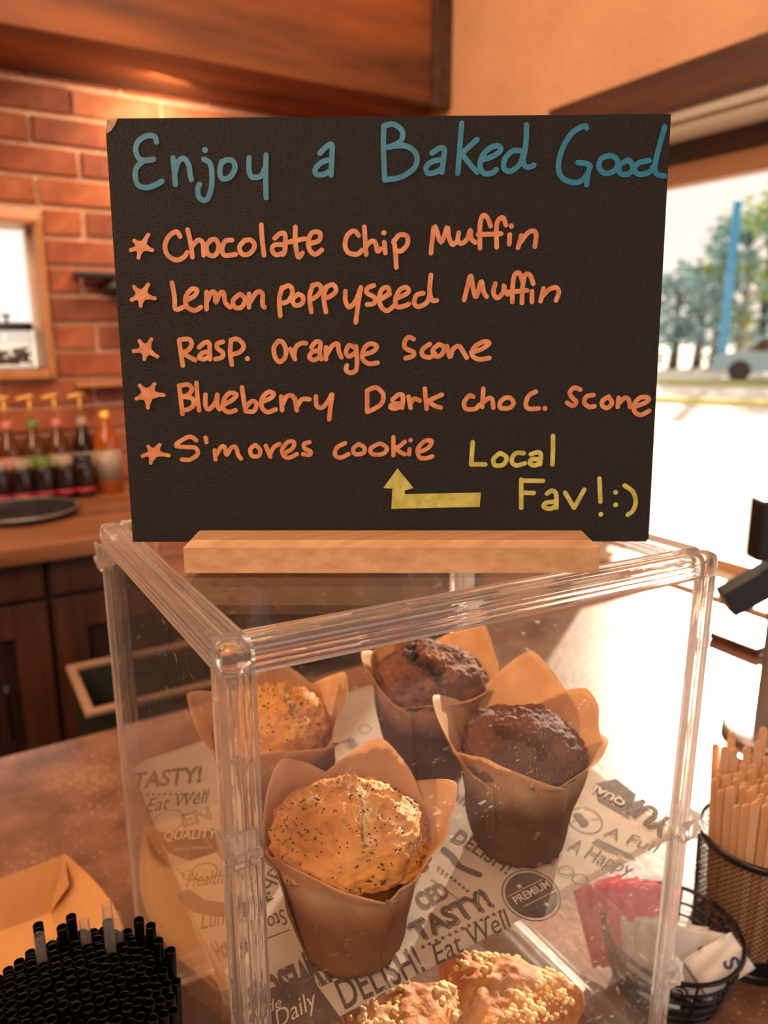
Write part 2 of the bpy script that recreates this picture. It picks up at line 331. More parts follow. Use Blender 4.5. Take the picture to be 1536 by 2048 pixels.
# ------------------------------------------------------------------ display case
pA, pB, pC = F(-.0639, .2693), F(.1913, .401), F(-.1872, .4683); pD = pB+pC-pA
ZT = .37
case = thing('display_case', 'clear acrylic bakery display case with ribbed rails, holding muffins on a printed sheet', 'display case', pA)
E1, E2, EZ = (pB-pA).normalized(), (pC-pA).normalized(), Vector((0, 0, 1))
RW, RTH = .0135, .0042
def rail_profile():
    leg = []
    n = 26
    for i in range(n+1):
        s = .0045+(RW-.0045)*i/n
        leg.append((s, -.0001+.0005*abs(math.sin(math.pi*3*i/n))-.0004))
    out = leg[::-1]
    out = [(RW+.0006, RTH*.5), ] + [(s, t) for s, t in out]
    corner = [(.0045*(1-math.sin(a)), .0045*(1-math.cos(a))) for a in [R(q) for q in (15, 30, 45, 60, 75)]]
    legb = [(t, s) for s, t in leg] + [(RTH*.5, RW+.0006)]
    inner = [(RTH, RW-.0004), (RTH, .0065), (RTH+.001, RTH+.001), (.0065, RTH), (RW-.0004, RTH)]
    return out + corner + legb + inner
PROF = rail_profile()
def rail(c, d, p, q, name='rail'):
    b = bmesh.new(); prism(b, [c+p*s+q*t for s, t in PROF], d); return build(name, b, M_rail, case, offset=pA)
def at(p, z): return Vector((p.x, p.y, z))
for (c, d, p, q) in [
    (pA, pB-pA, E2, -EZ), (pA, pC-pA, -EZ, E1), (pC, pD-pC, -EZ, -E2), (pB, pD-pB, -E1, -EZ)]:
    i = .0135; dd = d.normalized()
    rail(at(c, ZT)+dd*i, d-dd*2*i, p, q)
    rail(at(c, .001)+dd*i, d-dd*2*i, -p if abs(p.z) > .5 else p, -q if abs(q.z) > .5 else q)
for (c, p, q) in [(pA, E1, E2), (pB, E2, -E1), (pC, -E2, E1), (pD, -E1, -E2)]:
    rail(at(c, .001), EZ*(ZT-.0145), p, q, 'corner_post')
    b = bmesh.new(); vs = bx(b, (0, 0, 0), (.0132, .0132, .0142), .0042)
    for v in b.verts: v.co = at(c, ZT-.0142) + p*v.co.x + q*v.co.y + EZ*v.co.z
    build('corner_cap', b, M_rail, case, True, offset=pA)
def sheet(name, c, u, v, n, t0, t1, m=None):
    b = bmesh.new(); prism(b, [c+n*t0, c+u+n*t0, c+u+v+n*t0, c+v+n*t0], n*(t1-t0)); return build(name, b, m or M_sheet, case, offset=pA)
g = RW+.0008; LW, LD = (pB-pA).length, (pC-pA).length
hz = EZ*(ZT-2*g)
sheet('front_panel', at(pA, g)+E1*g, E1*(LW-2*g), hz, E2, .001, .0035)
sheet('back_panel', at(pC, g)+E1*g, E1*(LW-2*g), hz, -E2, .001, .0035)
sheet('left_panel', at(pA, g)+E2*g, E2*(LD-2*g), hz, E1, .001, .0035)
sheet('right_panel', at(pB, g)+E2*g, E2*(LD-2*g), hz, -E1, .001, .0035)
sheet('top_panel', at(pA, ZT)+E1*g+E2*g, E1*(LW-2*g), E2*(LD-2*g), -EZ, .001, .0035)
def shelf_pt(zs, s, t, dz=0):   # s along front, t along depth (metres), zs = heights at A, B, C
    p = pA+E1*s+E2*t; z = zs[0]+(zs[1]-zs[0])*s/LW+(zs[2]-zs[0])*t/LD
    return Vector((p.x, p.y, z+dz))
Z1 = (.157, .185, .193); Z2 = (.086, .098, .098)
for zs in (Z1, Z2):
    k = .0046
    b = bmesh.new(); c = [shelf_pt(zs, k, k), shelf_pt(zs, LW-k, k), shelf_pt(zs, LW-k, LD-k), shelf_pt(zs, k, LD-k)]
    prism(b, [p-EZ*.003 for p in c], EZ*.003); build('shelf', b, M_shelf, case, offset=pA)
sheet('base_sheet', at(pA, .004)+E1*.006+E2*.006, E1*(LW-.012), E2*(LD-.012), EZ, 0, .003)
# catches on the posts
for px, py, c, p, q in ((1372, 1650, pB, E2, -E1), (1338, 1945, pB, E2, -E1), (462, 1700, pA, E1, E2), (198, 1110, pC, -E2, E1)):
    d = ray(px, py); f = (c-CAM).dot(FH)/d.dot(FH); zc = CAM.z+d.z*f
    b = bmesh.new(); bx(b, (-.003, -.003, 0), (.010, -.0008, .018), .0008); bx(b, (-.004, -.004, .004), (.012, -.002, .008), .0006); bx(b, (-.003, -.0008, .001), (-.0006, .011, .014), .0006)
    for v in b.verts: v.co = at(c, zc-.009) + p*v.co.x + q*v.co.y + EZ*v.co.z
    build('catch', b, M_rail, case, True, offset=pA)
# ------------------------------------------------------------------ printed deli paper
def plane_of(zs):
    a, b_, c = shelf_pt(zs, 0, 0), shelf_pt(zs, LW, 0), shelf_pt(zs, 0, LD); return a, (b_-a).cross(c-a).normalized()
S1o, S1n = plane_of(Z1)
def on1(px, py): return hit(px, py, S1o, S1n)
def wave(P, t=None):
    s = P-pA; a = s.dot(E1); n_ = noise.noise(Vector((P.x*22, P.y*22, 3)))
    return .0009 + .0012*max(0, n_)
def on_paper(P, dz): return P + S1n*(wave(P)+dz)
b = bmesh.new(); NX, NY = 60, 46; k = .0056; grid = []
for j in range(NY+1):
    rowv = []
    for i in range(NX+1):
        s = k+(LW-2*k)*i/NX; t_ = .0042+(LD-k-.0042)*j/NY
        P = shelf_pt(Z1, s, t_); rowv.append(b.verts.new(on_paper(P, 0)))
    grid.append(rowv)
for j in range(NY):
    for i in range(NX): b.faces.new((grid[j][i], grid[j][i+1], grid[j+1][i+1], grid[j+1][i]))
pap = thing('deli_paper', 'off white food paper printed with grey lettering under the muffins', 'paper', shelf_pt(Z1, 0, 0))
paper_o = shelf_pt(Z1, 0, 0)
ps = build('sheet', b, M_deli, pap, True, offset=paper_o)
sol = ps.modifiers.new('s', 'SOLIDIFY'); sol.thickness = .00025; sol.offset = -1
inkb, palb = bmesh.new(), bmesh.new()
def text_mesh(s, bold=0, shear=0, outline=False):
    cu = bpy.data.curves.new('t', 'FONT'); cu.body = s; cu.offset = bold; cu.shear = shear; cu.resolution_u = 3
    if outline: cu.fill_mode = 'NONE'; cu.bevel_depth = .018; cu.bevel_resolution = 0
    o = bpy.data.objects.new('t', cu); COL.objects.link(o)
    bpy.context.view_layer.update()
    me = bpy.data.meshes.new_from_object(o.evaluated_get(bpy.context.evaluated_depsgraph_get()))
    bpy.data.objects.remove(o); vs = [v.co.copy() for v in me.vertices]; fs = [tuple(p.vertices) for p in me.polygons]
    bpy.data.meshes.remove(me); return vs, fs
def put(bmx, vs, fs, fn):
    nv = [bmx.verts.new(fn(v)) for v in vs]
    for f in fs:
        try: bmx.faces.new([nv[i] for i in f])
        except ValueError: pass
def txt(s, p0, p1, h, bold=0, shear=0, pale=False, outline=False, dz=.0003, arc=0):
    """lettering on the paper: baseline runs from photo point p0 to p1, cap height h in metres"""
    P0, P1 = on1(*p0), on1(*p1); u = P1-P0; L_ = u.length; u.normalize(); v_ = S1n.cross(u)
    vs, fs = text_mesh(s, bold, shear, outline); x0 = min(v.x for v in vs); x1 = max(v.x for v in vs)
    sx = L_/(x1-x0); sy = h/.7
    put(palb if pale else inkb, vs, fs, lambda v: on_paper(P0+u*((v.x-x0)*sx)+v_*(v.y*sy+arc*math.sin(math.pi*(v.x-x0)/(x1-x0))), dz+(.0003 if pale else 0)))
def poly(pts, dz=.0002, pale=False):
    bmx = palb if pale else inkb; bmx.faces.new([bmx.verts.new(on_paper(on1(*p), dz)) for p in pts])
def ribbon(bmx, pts, wd, fn, n, closed=False, round_=True):
    """flat stroke of width wd along 3D points, on the plane with normal n"""
    N_ = len(pts); L_, R_ = [], []
    for i, p in enumerate(pts):
        a = pts[(i-1) % N_] if closed else pts[max(i-1, 0)]; c = pts[(i+1) % N_] if closed else pts[min(i+1, N_-1)]
        t_ = (c-a).normalized(); s_ = n.cross(t_)*(wd/2)
        L_.append(bmx.verts.new(fn(p+s_))); R_.append(bmx.verts.new(fn(p-s_)))
    for i in range(N_ if closed else N_-1):
        j = (i+1) % N_
        try: bmx.faces.new((L_[i], R_[i], R_[j], L_[j]))
        except ValueError: pass
    if round_ and not closed:
        for p, q in ((pts[0], pts[1]), (pts[-1], pts[-2])):
            t_ = (p-q).normalized(); s_ = n.cross(t_)
            vs = [bmx.verts.new(fn(p+(s_*math.cos(a)+t_*math.sin(a))*wd/2)) for a in [math.pi*k/6 for k in range(7)]]
            bmx.faces.new(vs)
def ell(c, ru, rv, ax, wd=None, pale=False, n=36, dz=.0002):
    C = on1(*c); u = (on1(*ax)-C).normalized(); v_ = S1n.cross(u)
    pts = [C+u*ru*math.cos(2*math.pi*i/n)+v_*rv*math.sin(2*math.pi*i/n) for i in range(n)]
    bmx = palb if pale else inkb
    if wd: ribbon(bmx, pts, wd, lambda q: on_paper(q, dz), S1n, True)
    else: bmx.faces.new([bmx.verts.new(on_paper(q, dz)) for q in pts])
def pstar(C, r, u, pale=False, dz=.0003):
    v_ = S1n.cross(u); bmx = palb if pale else inkb
    bmx.faces.new([bmx.verts.new(on_paper(C+(u*math.sin(a)+v_*math.cos(a))*(r if k % 2 == 0 else r*.42), dz+(.0003 if pale else 0))) for k, a in enumerate([math.pi*i/5 for i in range(10)])])
def stars(p0, p1, n, r=.0016):
    A, B = on1(*p0), on1(*p1); u = (B-A).normalized()
    for i in range(n): pstar(A+(B-A)*i/(n-1), r, u)
def pline(pts, wd=.0006, pale=False, dz=.0002): ribbon(palb if pale else inkb, [on1(*p) for p in pts], wd, lambda q: on_paper(q, dz+(.0003 if pale else 0)), S1n, False, False)
txt('DELISH!', (690, 2022), (852, 1944), .0155, .01)
txt('TASTY!', (835, 1886), (985, 1812), .0115, .035); txt('TASTY!', (840, 1889), (990, 1815), .0115, .0, outline=True)
stars((846, 1897), (1000, 1826), 13)
txt('Eat Well', (874, 1934), (1032, 1852), .0115, 0, .35)
txt('CED', (845, 1822), (902, 1793), .0105, .03); pline([(862, 1760), (915, 1800)])
stars((878, 1738), (935, 1785), 8)
txt('DELISH!', (902, 1680), (1012, 1752), .0100, .012)
ell((1062, 1792), .0165, .0165, (1100, 1770), .0007); ell((1062, 1792), .0148, .0148, (1100, 1770))
txt('PREMIUM', (1033, 1812), (1102, 1776), .0048, .012, pale=True)
pline([(1016, 1796), (1084, 1762)], .0004, True); pline([(1048, 1816), (1112, 1784)], .0004, True)
U = (on1(1100, 1776)-on1(1033, 1812)).normalized(); pstar(on1(1038, 1776), .0020, U, True); pstar(on1(1092, 1812), .0020, U, True)
poly([(512, 1990), (618, 1952), (684, 2042), (560, 2100), (540, 2085)])
txt('ade', (522, 2036), (566, 2016), .0055, 0, .3, pale=True); txt('Daily', (556, 2062), (640, 2012), .0090, 0, .35, pale=True)
txt('Made', (610, 1990), (660, 1968), .004, 0, .3, pale=False)
txt('BAKED', (618, 1950), (715, 1905), .012, .03); ell((672, 1948), .006, .003, (700, 1940))
txt('AWESOME', (655, 1905), (470, 1985), .016, .05); txt('Store', (566, 1820), (506, 1852), .010, 0, .3); pline([(508, 1890), (580, 1862)], .0007)
txt('db', (545, 1735), (516, 1775), .010); poly([(506, 1800), (540, 1785), (548, 1800), (508, 1820)])
txt('RES', (543, 1788), (508, 1804), .0035, .01, pale=True)
poly([(868, 1580), (892, 1572), (905, 1600), (905, 1622), (880, 1616), (866, 1598)]); txt('Best', (900, 1598), (872, 1592), .004, 0, .2, pale=True)
ribbon(inkb, [on1(*p) for p in ((888, 1702), (905, 1715), (918, 1735), (940, 1745), (958, 1752))], .004, lambda q: on_paper(q, .0002), S1n)
# right side
poly([(1188, 1570), (1232, 1560), (1270, 1590), (1258, 1640), (1196, 1604)]); txt('QUAL', (1252, 1606), (1186, 1570), .0058, .02, pale=True)
txt('YUM', (1352, 1650), (1262, 1588), .0150, .05); txt('YUM', (1354, 1654), (1260, 1586), .0165, 0, outline=True)
ell((1170, 1643), .0105, .0105, (1200, 1640), .0007); txt('B', (1163, 1655), (1180, 1650), .010, .04); pline([(1145, 1645), (1160, 1642)], .0005); pline([(1182, 1642), (1198, 1640)], .0005)
txt('A Full', (1205, 1672), (1318, 1712), .0090, 0, .3); txt('A Happy', (1132, 1702), (1262, 1758), .0110, 0, .3)
poly([(1183, 1688), (1195, 1680), (1262, 1712), (1272, 1724), (1255, 1720)]); txt('Made', (1235, 1718), (1262, 1730), .0025, 0, pale=True)
ell((1132, 1745), .0045, .0030, (1160, 1745), .0005); ell((1160, 1762), .0045, .0035, (1180, 1762), .0005); pline([(1098, 1722), (1104, 1738), (1112, 1722), (1098, 1722)], .0005)
ell((730, 1460), .0045, .0045, (760, 1460), .0005); txt('Well', (720, 1490), (700, 1475), .009, 0, .3)
txt('Fresh', (700, 1540), (640, 1500), .010, 0, .3); txt('PREMIUM', (1010, 1640), (880, 1570), .006, .02)
stars((760, 1640), (700, 1590), 8)
# left side, seen through the left panel
txt('TASTY!', (262, 1582), (402, 1566), .0150, .03); stars((285, 1592), (410, 1590), 12, .0017)
txt('Eat Well', (292, 1628), (420, 1606), .0120, 0, .3)
ell((338, 1645), .0095, .0095, (370, 1645), .0006); txt('EN', (368, 1658), (424, 1640), .0110, .0, outline=True)
poly([(316, 1668), (430, 1660), (436, 1706), (380, 1724), (336, 1708)]); txt('QUALITY', (326, 1684), (432, 1680), .0070, .02, pale=True); txt('since always', (346, 1706), (425, 1700), .003, 0, pale=True)
ell((410, 1746), .0075, .0060, (440, 1746), .0007); ell((376, 1752), .003, .003, (390, 1752), .0006); pline([(352, 1738), (370, 1756)], .0006)
txt('Healthy', (372, 1778), (462, 1768), .0100, 0, .2)
ribbon(inkb, [on1(*p) for p in ((372, 1796), (400, 1815), (440, 1822), (470, 1820))], .009, lambda q: on_paper(q, .0002), S1n)
txt('Lunch', (402, 1862), (480, 1846), .0110, 0, .2); txt('Home', (440, 1925), (480, 1900), .012, .03)
tag(build('grey_print', inkb, M_ink, pap, offset=paper_o), kind='stuff'); tag(build('reversed_print', palb, M_inkl, pap, offset=paper_o), kind='stuff')
# ------------------------------------------------------------------ menu board and its stand
LEAN = R(4.35)
bB = F(.0033, .3855, .3795); bUp = FH*math.sin(LEAN)+EZ*math.cos(LEAN); bN = RT.cross(bUp)*-1    # bN points away from camera
if bN.dot(FH) < 0: bN = -bN
bN.normalize()
def on_board(px, py): return hit(px, py, bB, bN)
corn = [on_board(*p) for p in ((210, 237), (1342, 228), (1297, 1083), (262, 1084))]
board = thing('menu_board', 'black menu board hand lettered with baked goods, standing on the clear case', 'sign', bB)
b = bmesh.new()
prof = []
TL, TR_, BR, BLc = corn
def lerp(a, c, t): return a+(c-a)*t
prof = [TL+(TR_-TL).normalized()*.0045, TR_, BR+(TR_-BR).normalized()*.0015-RT*0, BR-(BR-BLc).normalized()*.0015, BLc+(BR-BLc).normalized()*.001, TL+(BLc-TL).normalized()*.006, TL+(BLc-TL).normalized()*.002+(TR_-TL).normalized()*.0012]
prism(b, prof, bN*.003); bd = build('panel', b, [M_board, M_edge], board, offset=bB)
for p in bd.data.polygons:
    if abs(p.normal.dot(bN)) < .5: p.material_index = 1
# worn corner chip
b = bmesh.new(); c0 = on_board(211, 238)
prism(b, [on_board(*p)-bN*.0002 for p in ((214, 240), (236, 236), (230, 250), (222, 262), (213, 268))], bN*.0004); build('worn_corner', b, M_edge, board, offset=bB)
def smooth(pts, n=5):
    if len(pts) < 3: return [p for p in pts]
    out = []
    for i in range(len(pts)-1):
        p0, p1, p2, p3 = pts[max(i-1, 0)], pts[i], pts[i+1], pts[min(i+2, len(pts)-1)]
        for k in range(n):
            t = k/n; out.append(.5*((2*p1)+(p2-p0)*t+(2*p0-5*p1+4*p2-p3)*t*t+(3*p1-p0-3*p2+p3)*t**3))
    out.append(pts[-1]); return out
ZA = (200, 220, 2.648); ZB = (760, 220, 2.603); ZC = (220, 640, 2.743); ZD = (700, 640, 2.477)
_lay = [0]
def strokes(bmx, zm, S, wpx):
    for s in S.split(';'):
        nums = [float(q) for q in s.replace(',', ' ').split()]
        pts = [on_board(zm[0]+nums[i]/zm[2], zm[1]+nums[i+1]/zm[2]) for i in range(0, len(nums), 2)]
        wd = wpx*.375/FPX
        def off_(q):
            _lay[0] += 1; return q-bN*(.00022+.8e-6*_lay[0])
        off = -bN*(.00024+.8e-6*(_lay[0]+30))
        if len(pts) == 1:
            bmx.faces.new([bmx.verts.new(pts[0]+off+(RT*math.cos(a)+bUp*math.sin(a))*wd*.55) for a in [2*math.pi*k/14 for k in range(14)]]); continue
        ribbon(bmx, smooth(pts) if len(pts) > 2 else pts, wd, off_, bN)
def star5(bmx, zm, c, tips):
    C = Vector(c); S = []
    ordered = sorted([Vector(t) for t in tips], key=lambda p: math.atan2(p.y-C.y, p.x-C.x)); out = []
    for i, p in enumerate(ordered):
        q = ordered[(i+1) % 5]; out.append(p); out.append(C+((p-C)+(q-C))*.29)
    pts = [on_board(zm[0]+p.x/zm[2], zm[1]+p.y/zm[2])-bN*.00045 for p in out]
    bmx.faces.new([bmx.verts.new(p) for p in pts])
    strokes(bmx, zm, ';'.join('%f %f %f %f' % (*c, *(C+(Vector(t)-C)*.9)) for t in tips), 8)
def line_part(items, m, label, wpx):
    words = []
    for it in items:
        if it[0] == 'star':
            b = bmesh.new(); star5(b, it[1], it[2], it[3]); words.append([b, None, None, 'star_bullet', it[1], []]); continue
        zm = it[0]
        for s in it[1].split(';'):
            xs = [zm[0]+float(q)/zm[2] for q in s.replace(',', ' ').split()[::2]]
            ys = [zm[1]+float(q)/zm[2] for q in s.replace(',', ' ').split()[1::2]]
            x0, x1 = min(xs), max(xs); row = sum(ys)/len(ys) > 955 and m is M_yellow
            hitw = None
            for wd_ in words:
                if wd_[3] == 'word' and wd_[5] == row and x0 < wd_[2]+17 and x1 > wd_[1]-17: hitw = wd_
            if hitw is None: hitw = [bmesh.new(), x0, x1, 'word', zm, row]; words.append(hitw)
            _lay[0] = hitw[6] if len(hitw) > 6 else 0
            hitw[1] = min(hitw[1], x0); hitw[2] = max(hitw[2], x1)
            strokes(hitw[0], zm, s, wpx); hitw[6:] = [_lay[0]]
    for wd_ in words:
        b = wd_[0]
        o = build(wd_[3], b, m, board, offset=bB); o['label'] = label
    return o
    b = bmesh.new()
    r = bmesh.ops.extrude_face_region(b, geom=list(b.faces)); bmesh.ops.translate(b, verts=[v for v in r['geom'] if isinstance(v, bmesh.types.BMVert)], vec=-bN*.00008)
    o = build('lettering', b, m, board, offset=bB); o['label'] = label; return o
line_part([(ZA, '''300 170 290 142 250 138 205 165 190 210 205 255 240 268 285 262;235 268 195 305 188 355 205 400 250 412 300 395 330 378;
388 255 395 330 400 395;398 335 415 275 445 258 470 290 478 340 485 370;557 213;550 262 580 280 592 320 592 400 575 462 550 480 522 455 520 410 528 395;
645 275 635 330 650 365 690 355 715 310 705 272 670 266 642 285;790 255 790 320 805 355 850 352 875 310;880 240 878 350 880 465;
1165 230 1200 195 1228 185 1228 250 1224 345;1224 265 1180 275 1142 310 1145 340 1180 343 1220 325'''),
(ZB, '''20 85 18 200 25 365;20 85 70 75 115 110 110 160 60 190 40 195;60 190 140 190 190 235 180 300 110 350 25 365;
270 225 310 200 335 205 330 260 322 325;325 260 270 270 240 300 250 330 290 325 322 305;425 70 415 200 405 330;505 155 460 195 420 235;430 235 470 285 505 325;
525 262 580 245 625 215 620 190 580 195 535 235 520 290 540 330 580 330 605 312;735 215 690 215 650 255 645 305 680 320 725 285 745 235;762 80 758 180 745 270 765 300 800 290;
1075 95 1060 85 1000 120 950 200 928 290 945 350 1000 378 1050 368 1082 330;1030 275 1075 280 1095 295;1092 295 1080 340 1075 390;
1190 240 1150 255 1140 300 1170 330 1215 320 1238 285 1225 250 1190 238;1285 265 1245 290 1250 330 1290 335 1315 305 1300 267 1280 265;
1400 265 1350 275 1322 305 1345 335 1400 325 1425 290;1480 90 1450 200 1430 290 1440 335 1480 345''')], M_teal, 'teal handwriting in the heading', 10.5)
line_part([('star', ZA, (215, 725), ((180, 690), (262, 655), (285, 745), (205, 790), (160, 745))),
(ZA, '''425 670 405 645 365 670 345 720 360 770 405 795 445 780 462 755;465 635 480 700 490 780;490 720 520 690 545 705 550 770;590 690 565 720 575 765 610 770 630 730 615 688 585 690;
700 690 665 695 648 735 660 770 720 765;770 690 740 725 755 765 795 760 820 720 800 690 765 693;855 610 860 690 870 770;925 680 955 655 980 662 980 740 970 765;980 715 925 715 912 745 935 768 975 755;
1035 620 1035 700 1050 780 1072 758;1000 700 1085 682;1108 708 1160 692 1165 652 1125 650 1105 690 1110 740 1140 765 1175 742;
1370 665 1345 640 1310 665 1298 715 1315 755 1360 765 1390 742;1400 620 1405 700 1410 765;1410 720 1440 695 1460 708 1470 750 1485 735'''),
(ZB, '''20 640;22 690 28 745;72 680 80 740 85 820;70 690 100 652 140 658 142 700 110 735 78 730;
265 745 272 680 285 605 318 690 350 610 358 660 375 700 395 690;410 640 405 680 425 695 455 670 470 625 475 670 495 690;575 605 560 565 535 550 520 600 520 720;655 600 640 562 615 575 605 620 607 715;
510 650 630 645;683 605;675 650 672 700;735 655 718 718;728 692 765 645 795 630 812 650 805 712''')], M_orange, 'orange handwriting in the chocolate chip line', 9.5)
line_part([('star', ZA, (215, 985), ((178, 932), (262, 918), (300, 1000), (218, 1045), (165, 1008))),
(ZA, '''382 915 395 990 400 1055 440 1045;455 1010 500 985 515 955 485 950 455 990 460 1040 500 1062 535 1045;565 965 565 1055;570 1010 590 967 610 970 614 1020 636 972 655 970 665 1020 690 1045;
735 980 705 1010 715 1045 750 1045 770 1005 745 977 730 985;790 975 790 1045;795 1020 830 967 860 972 862 1030 872 1045;965 940 950 1000 955 1090;960 950 1000 930 1020 960 1000 1010 960 1025;
1050 975 1020 1005 1035 1035 1070 1025 1075 990 1050 975;1125 935 1110 990 1120 1070;1125 930 1160 925 1170 960 1130 1000 1112 995;1200 940 1185 990 1197 1070;1195 940 1235 925 1250 960 1215 990 1190 995;
1300 960 1300 1010 1320 1045 1355 1010 1380 945;1382 940 1368 1020 1355 1125;1450 930 1415 945 1415 970 1455 995 1450 1025 1415 1030;1492 1000 1535 975'''),
(ZB, '''5 985 45 955 40 925 10 935 -5 985 10 1030 40 1045 75 1018;90 980 145 952 140 925 105 935 80 985 90 1025 130 1020 150 1010;225 955 190 965 178 1005 200 1025 245 1000 260 950;265 860 258 940 270 990 295 992;
438 990 455 920 472 862 485 930 500 975 520 910 530 895 540 950 555 972;600 905 590 950 610 980 640 950 645 912 650 945 665 960;740 890 725 850 700 860 690 920 688 1000;797 905 780 860 755 860 742 920 738 1005;
650 950 765 940;790 945 790 1000;850 930 835 995;845 970 880 935 915 925 930 950 915 992''')], M_orange, 'orange handwriting in the lemon poppyseed line', 9.5)
line_part([('star', ZC, (195, 165), ((160, 110), (232, 100), (270, 205), (190, 220), (125, 172))),
(ZC, '''380 115 390 180 400 250;380 110 430 105 450 130 430 165 395 180;400 180 430 200 468 220;490 150 520 125 545 127 548 180 550 215;548 175 510 180 490 205 515 215 548 200;
620 120 590 130 590 155 620 180 615 205 580 215;665 110 660 180 670 245;665 110 700 105 735 140 715 175 670 190;755 212;925 115 900 150 905 200 930 230 960 205 965 160 945 120 920 118;
990 160 1015 215;1010 200 1020 150 1050 128 1075 128;1105 150 1130 120 1155 127 1150 175 1160 215;1150 168 1110 175 1095 205 1120 220 1155 200;1185 150 1185 215;1190 190 1220 142 1250 132 1255 170 1270 205;
1340 150 1310 140 1295 180 1315 200 1345 180;1350 145 1355 220 1350 275 1320 290 1295 275 1300 250;1390 190 1440 175 1465 145 1430 130 1395 155 1385 210 1420 240 1468 235'''),
(ZD, '''315 95 290 85 270 110 275 140 315 160 310 180 275 190;395 120 360 145 360 175 395 185 420 165;440 120 410 150 425 180 455 170 465 135 440 120;480 130 495 185 510 145 540 130 565 165 578 187;
600 160 650 145 690 115 660 108 615 135 605 175 640 195 690 188''')], M_orange, 'orange handwriting in the raspberry orange line', 9.5)
line_part([('star', ZC, (205, 405), ((160, 355), (250, 345), (305, 412), (210, 490), (140, 435))),
(ZC, '''380 360 390 440 398 515;385 360 430 355 450 380 430 410 400 420;400 420 450 430 460 465 430 490 400 495;475 345 480 420 490 495;525 410 525 470 545 490 580 450 590 410;590 415 590 470 602 490;
625 465 670 440 695 410 660 400 630 430 620 480 650 505 690 495;725 370 735 440 745 495;745 480 780 445 805 460 790 500 745 500;830 450 880 430 900 405 870 395 835 430 835 480 865 505 910 490;
940 420 945 495;950 460 970 420 1000 415 1010 430;1015 430 1025 495;1030 470 1055 435 1095 435;1130 420 1135 470 1165 480 1200 440 1215 410;1220 410 1210 480 1203 545'''),
(ZD, '''85 350 85 455;85 350 130 335 165 370 155 415 110 445 85 455;210 395 240 370 262 377 258 435;258 415 215 415 200 432 225 438 258 425;290 380 300 435;300 410 320 390 345 400;370 340 380 440;
455 370 410 390 385 405;390 405 420 425 450 435;610 380 590 375 565 410 575 440 620 440 640 420;660 340 655 430;665 405 685 388 703 392 710 435;770 385 745 405 745 435 790 435 810 410 790 385 765 388;
920 355 885 375 870 420 890 440 935 438;965 438;1140 345 1110 335 1088 360 1100 385 1120 405 1105 425 1075 410;1205 372 1170 380 1160 410 1185 430 1210 427;1280 380 1250 400 1250 425 1275 435 1297 410 1280 380;
1330 385 1325 430;1335 410 1360 385 1380 397 1385 430;1410 430 1470 405 1475 385 1435 385 1405 420 1410 455 1440 470 1480 450''')], M_orange, 'orange handwriting in the blueberry line', 9.5)
line_part([('star', ZC, (230, 725), ((210, 690), (280, 680), (335, 745), (225, 790), (175, 748))),
(ZC, '''475 660 440 640 390 662 362 690 420 697 470 702 482 735 440 765 395 765;525 645 530 670;575 715 580 765;585 740 610 697 630 697 640 740 665 702 690 697 705 740 720 760;795 685 770 710 780 745 815 745 825 715 800 685;
855 690 880 750;880 735 900 697 930 680;950 735 1000 705 1010 670 975 670 945 710 955 745 985 755 1025 735;1095 670 1065 680 1070 705 1100 720 1095 740 1060 735;
1290 675 1245 700 1235 740 1265 755 1310 735;1365 680 1335 705 1345 735 1390 730 1395 700 1365 680;1470 680 1430 705 1440 735 1495 735 1520 705 1490 680 1465 682'''),
(ZD, '''215 580 215 670;272 603 245 625 220 635;225 635 250 655 272 665;300 595;295 640 293 665;335 655 385 635 405 600 370 600 335 640 345 680 375 685 408 675''')], M_orange, 'orange handwriting in the cookie line', 9)
o = line_part([(ZD, '''608 605 600 715;600 715 670 715;740 660 710 690 720 720 760 715 775 680 745 660;860 660 820 660 800 695 820 720 865 710;895 665 930 655 945 668 940 715;940 690 900 690 890 710 915 720 940 708;1005 575 1005 640 1002 715;
848 790 848 930;848 795 955 797;850 855 910 857;975 860 1000 845 1020 862 1022 930;1020 900 970 905 960 925 990 935 1022 920;1065 855 1110 930;1110 930 1160 840;1235 785 1240 900;1242 962;1315 853;1315 915;1360 820 1400 850 1415 900 1400 945 1375 965''')],
 M_yellow, 'yellow green handwriting at the lower right', 9.5)
b = bmesh.new(); prism(b, [on_board(ZD[0]+x/ZD[2], ZD[1]+y/ZD[2])-bN*.0002 for x, y in ((235, 735), (315, 832), (270, 845), (272, 862), (648, 855), (642, 925), (205, 935), (210, 835), (165, 832))], -bN*.0001)
build('arrow', b, M_yellow, board, offset=bB)['label'] = 'hand drawn yellow green arrow pointing up to the cookie line'
# wooden stand with a slot
hx0, hx1, f0, f1, zt = -.1025, .1105, .3625, .412, .3868
b = bmesh.new(); sl = .386
zslot = .3785
pr = [(f0, ZT+.0003), (f0, zt-.003), (f0+.004, zt), (sl-.0006, zt), (sl-.0014, zslot), (sl+.0028, zslot), (sl+.0044, zt), (f1-.003, zt), (f1, zt-.003), (f1, ZT+.0003)]
prism(b, [F(hx0, f, z) for f, z in pr], RT*(hx1-hx0))
es = [e for e in b.edges if min(v.co.z for v in e.verts) > zt-.004 and abs((e.verts[0].co-e.verts[1].co).normalized().dot(RT)) < .5]
ho = F((hx0+hx1)/2, f0, ZT)
for v in b.verts:
    if v.co.z > zt-.0025:
        s = (v.co-ho).dot(RT); v.co -= RT*(.004 if s > 0 else -.003)
st = tag(build('sign_stand', b, M_beech, offset=ho), 'slotted beech wood block holding the black menu board upright', 'sign stand'); st.location = ho
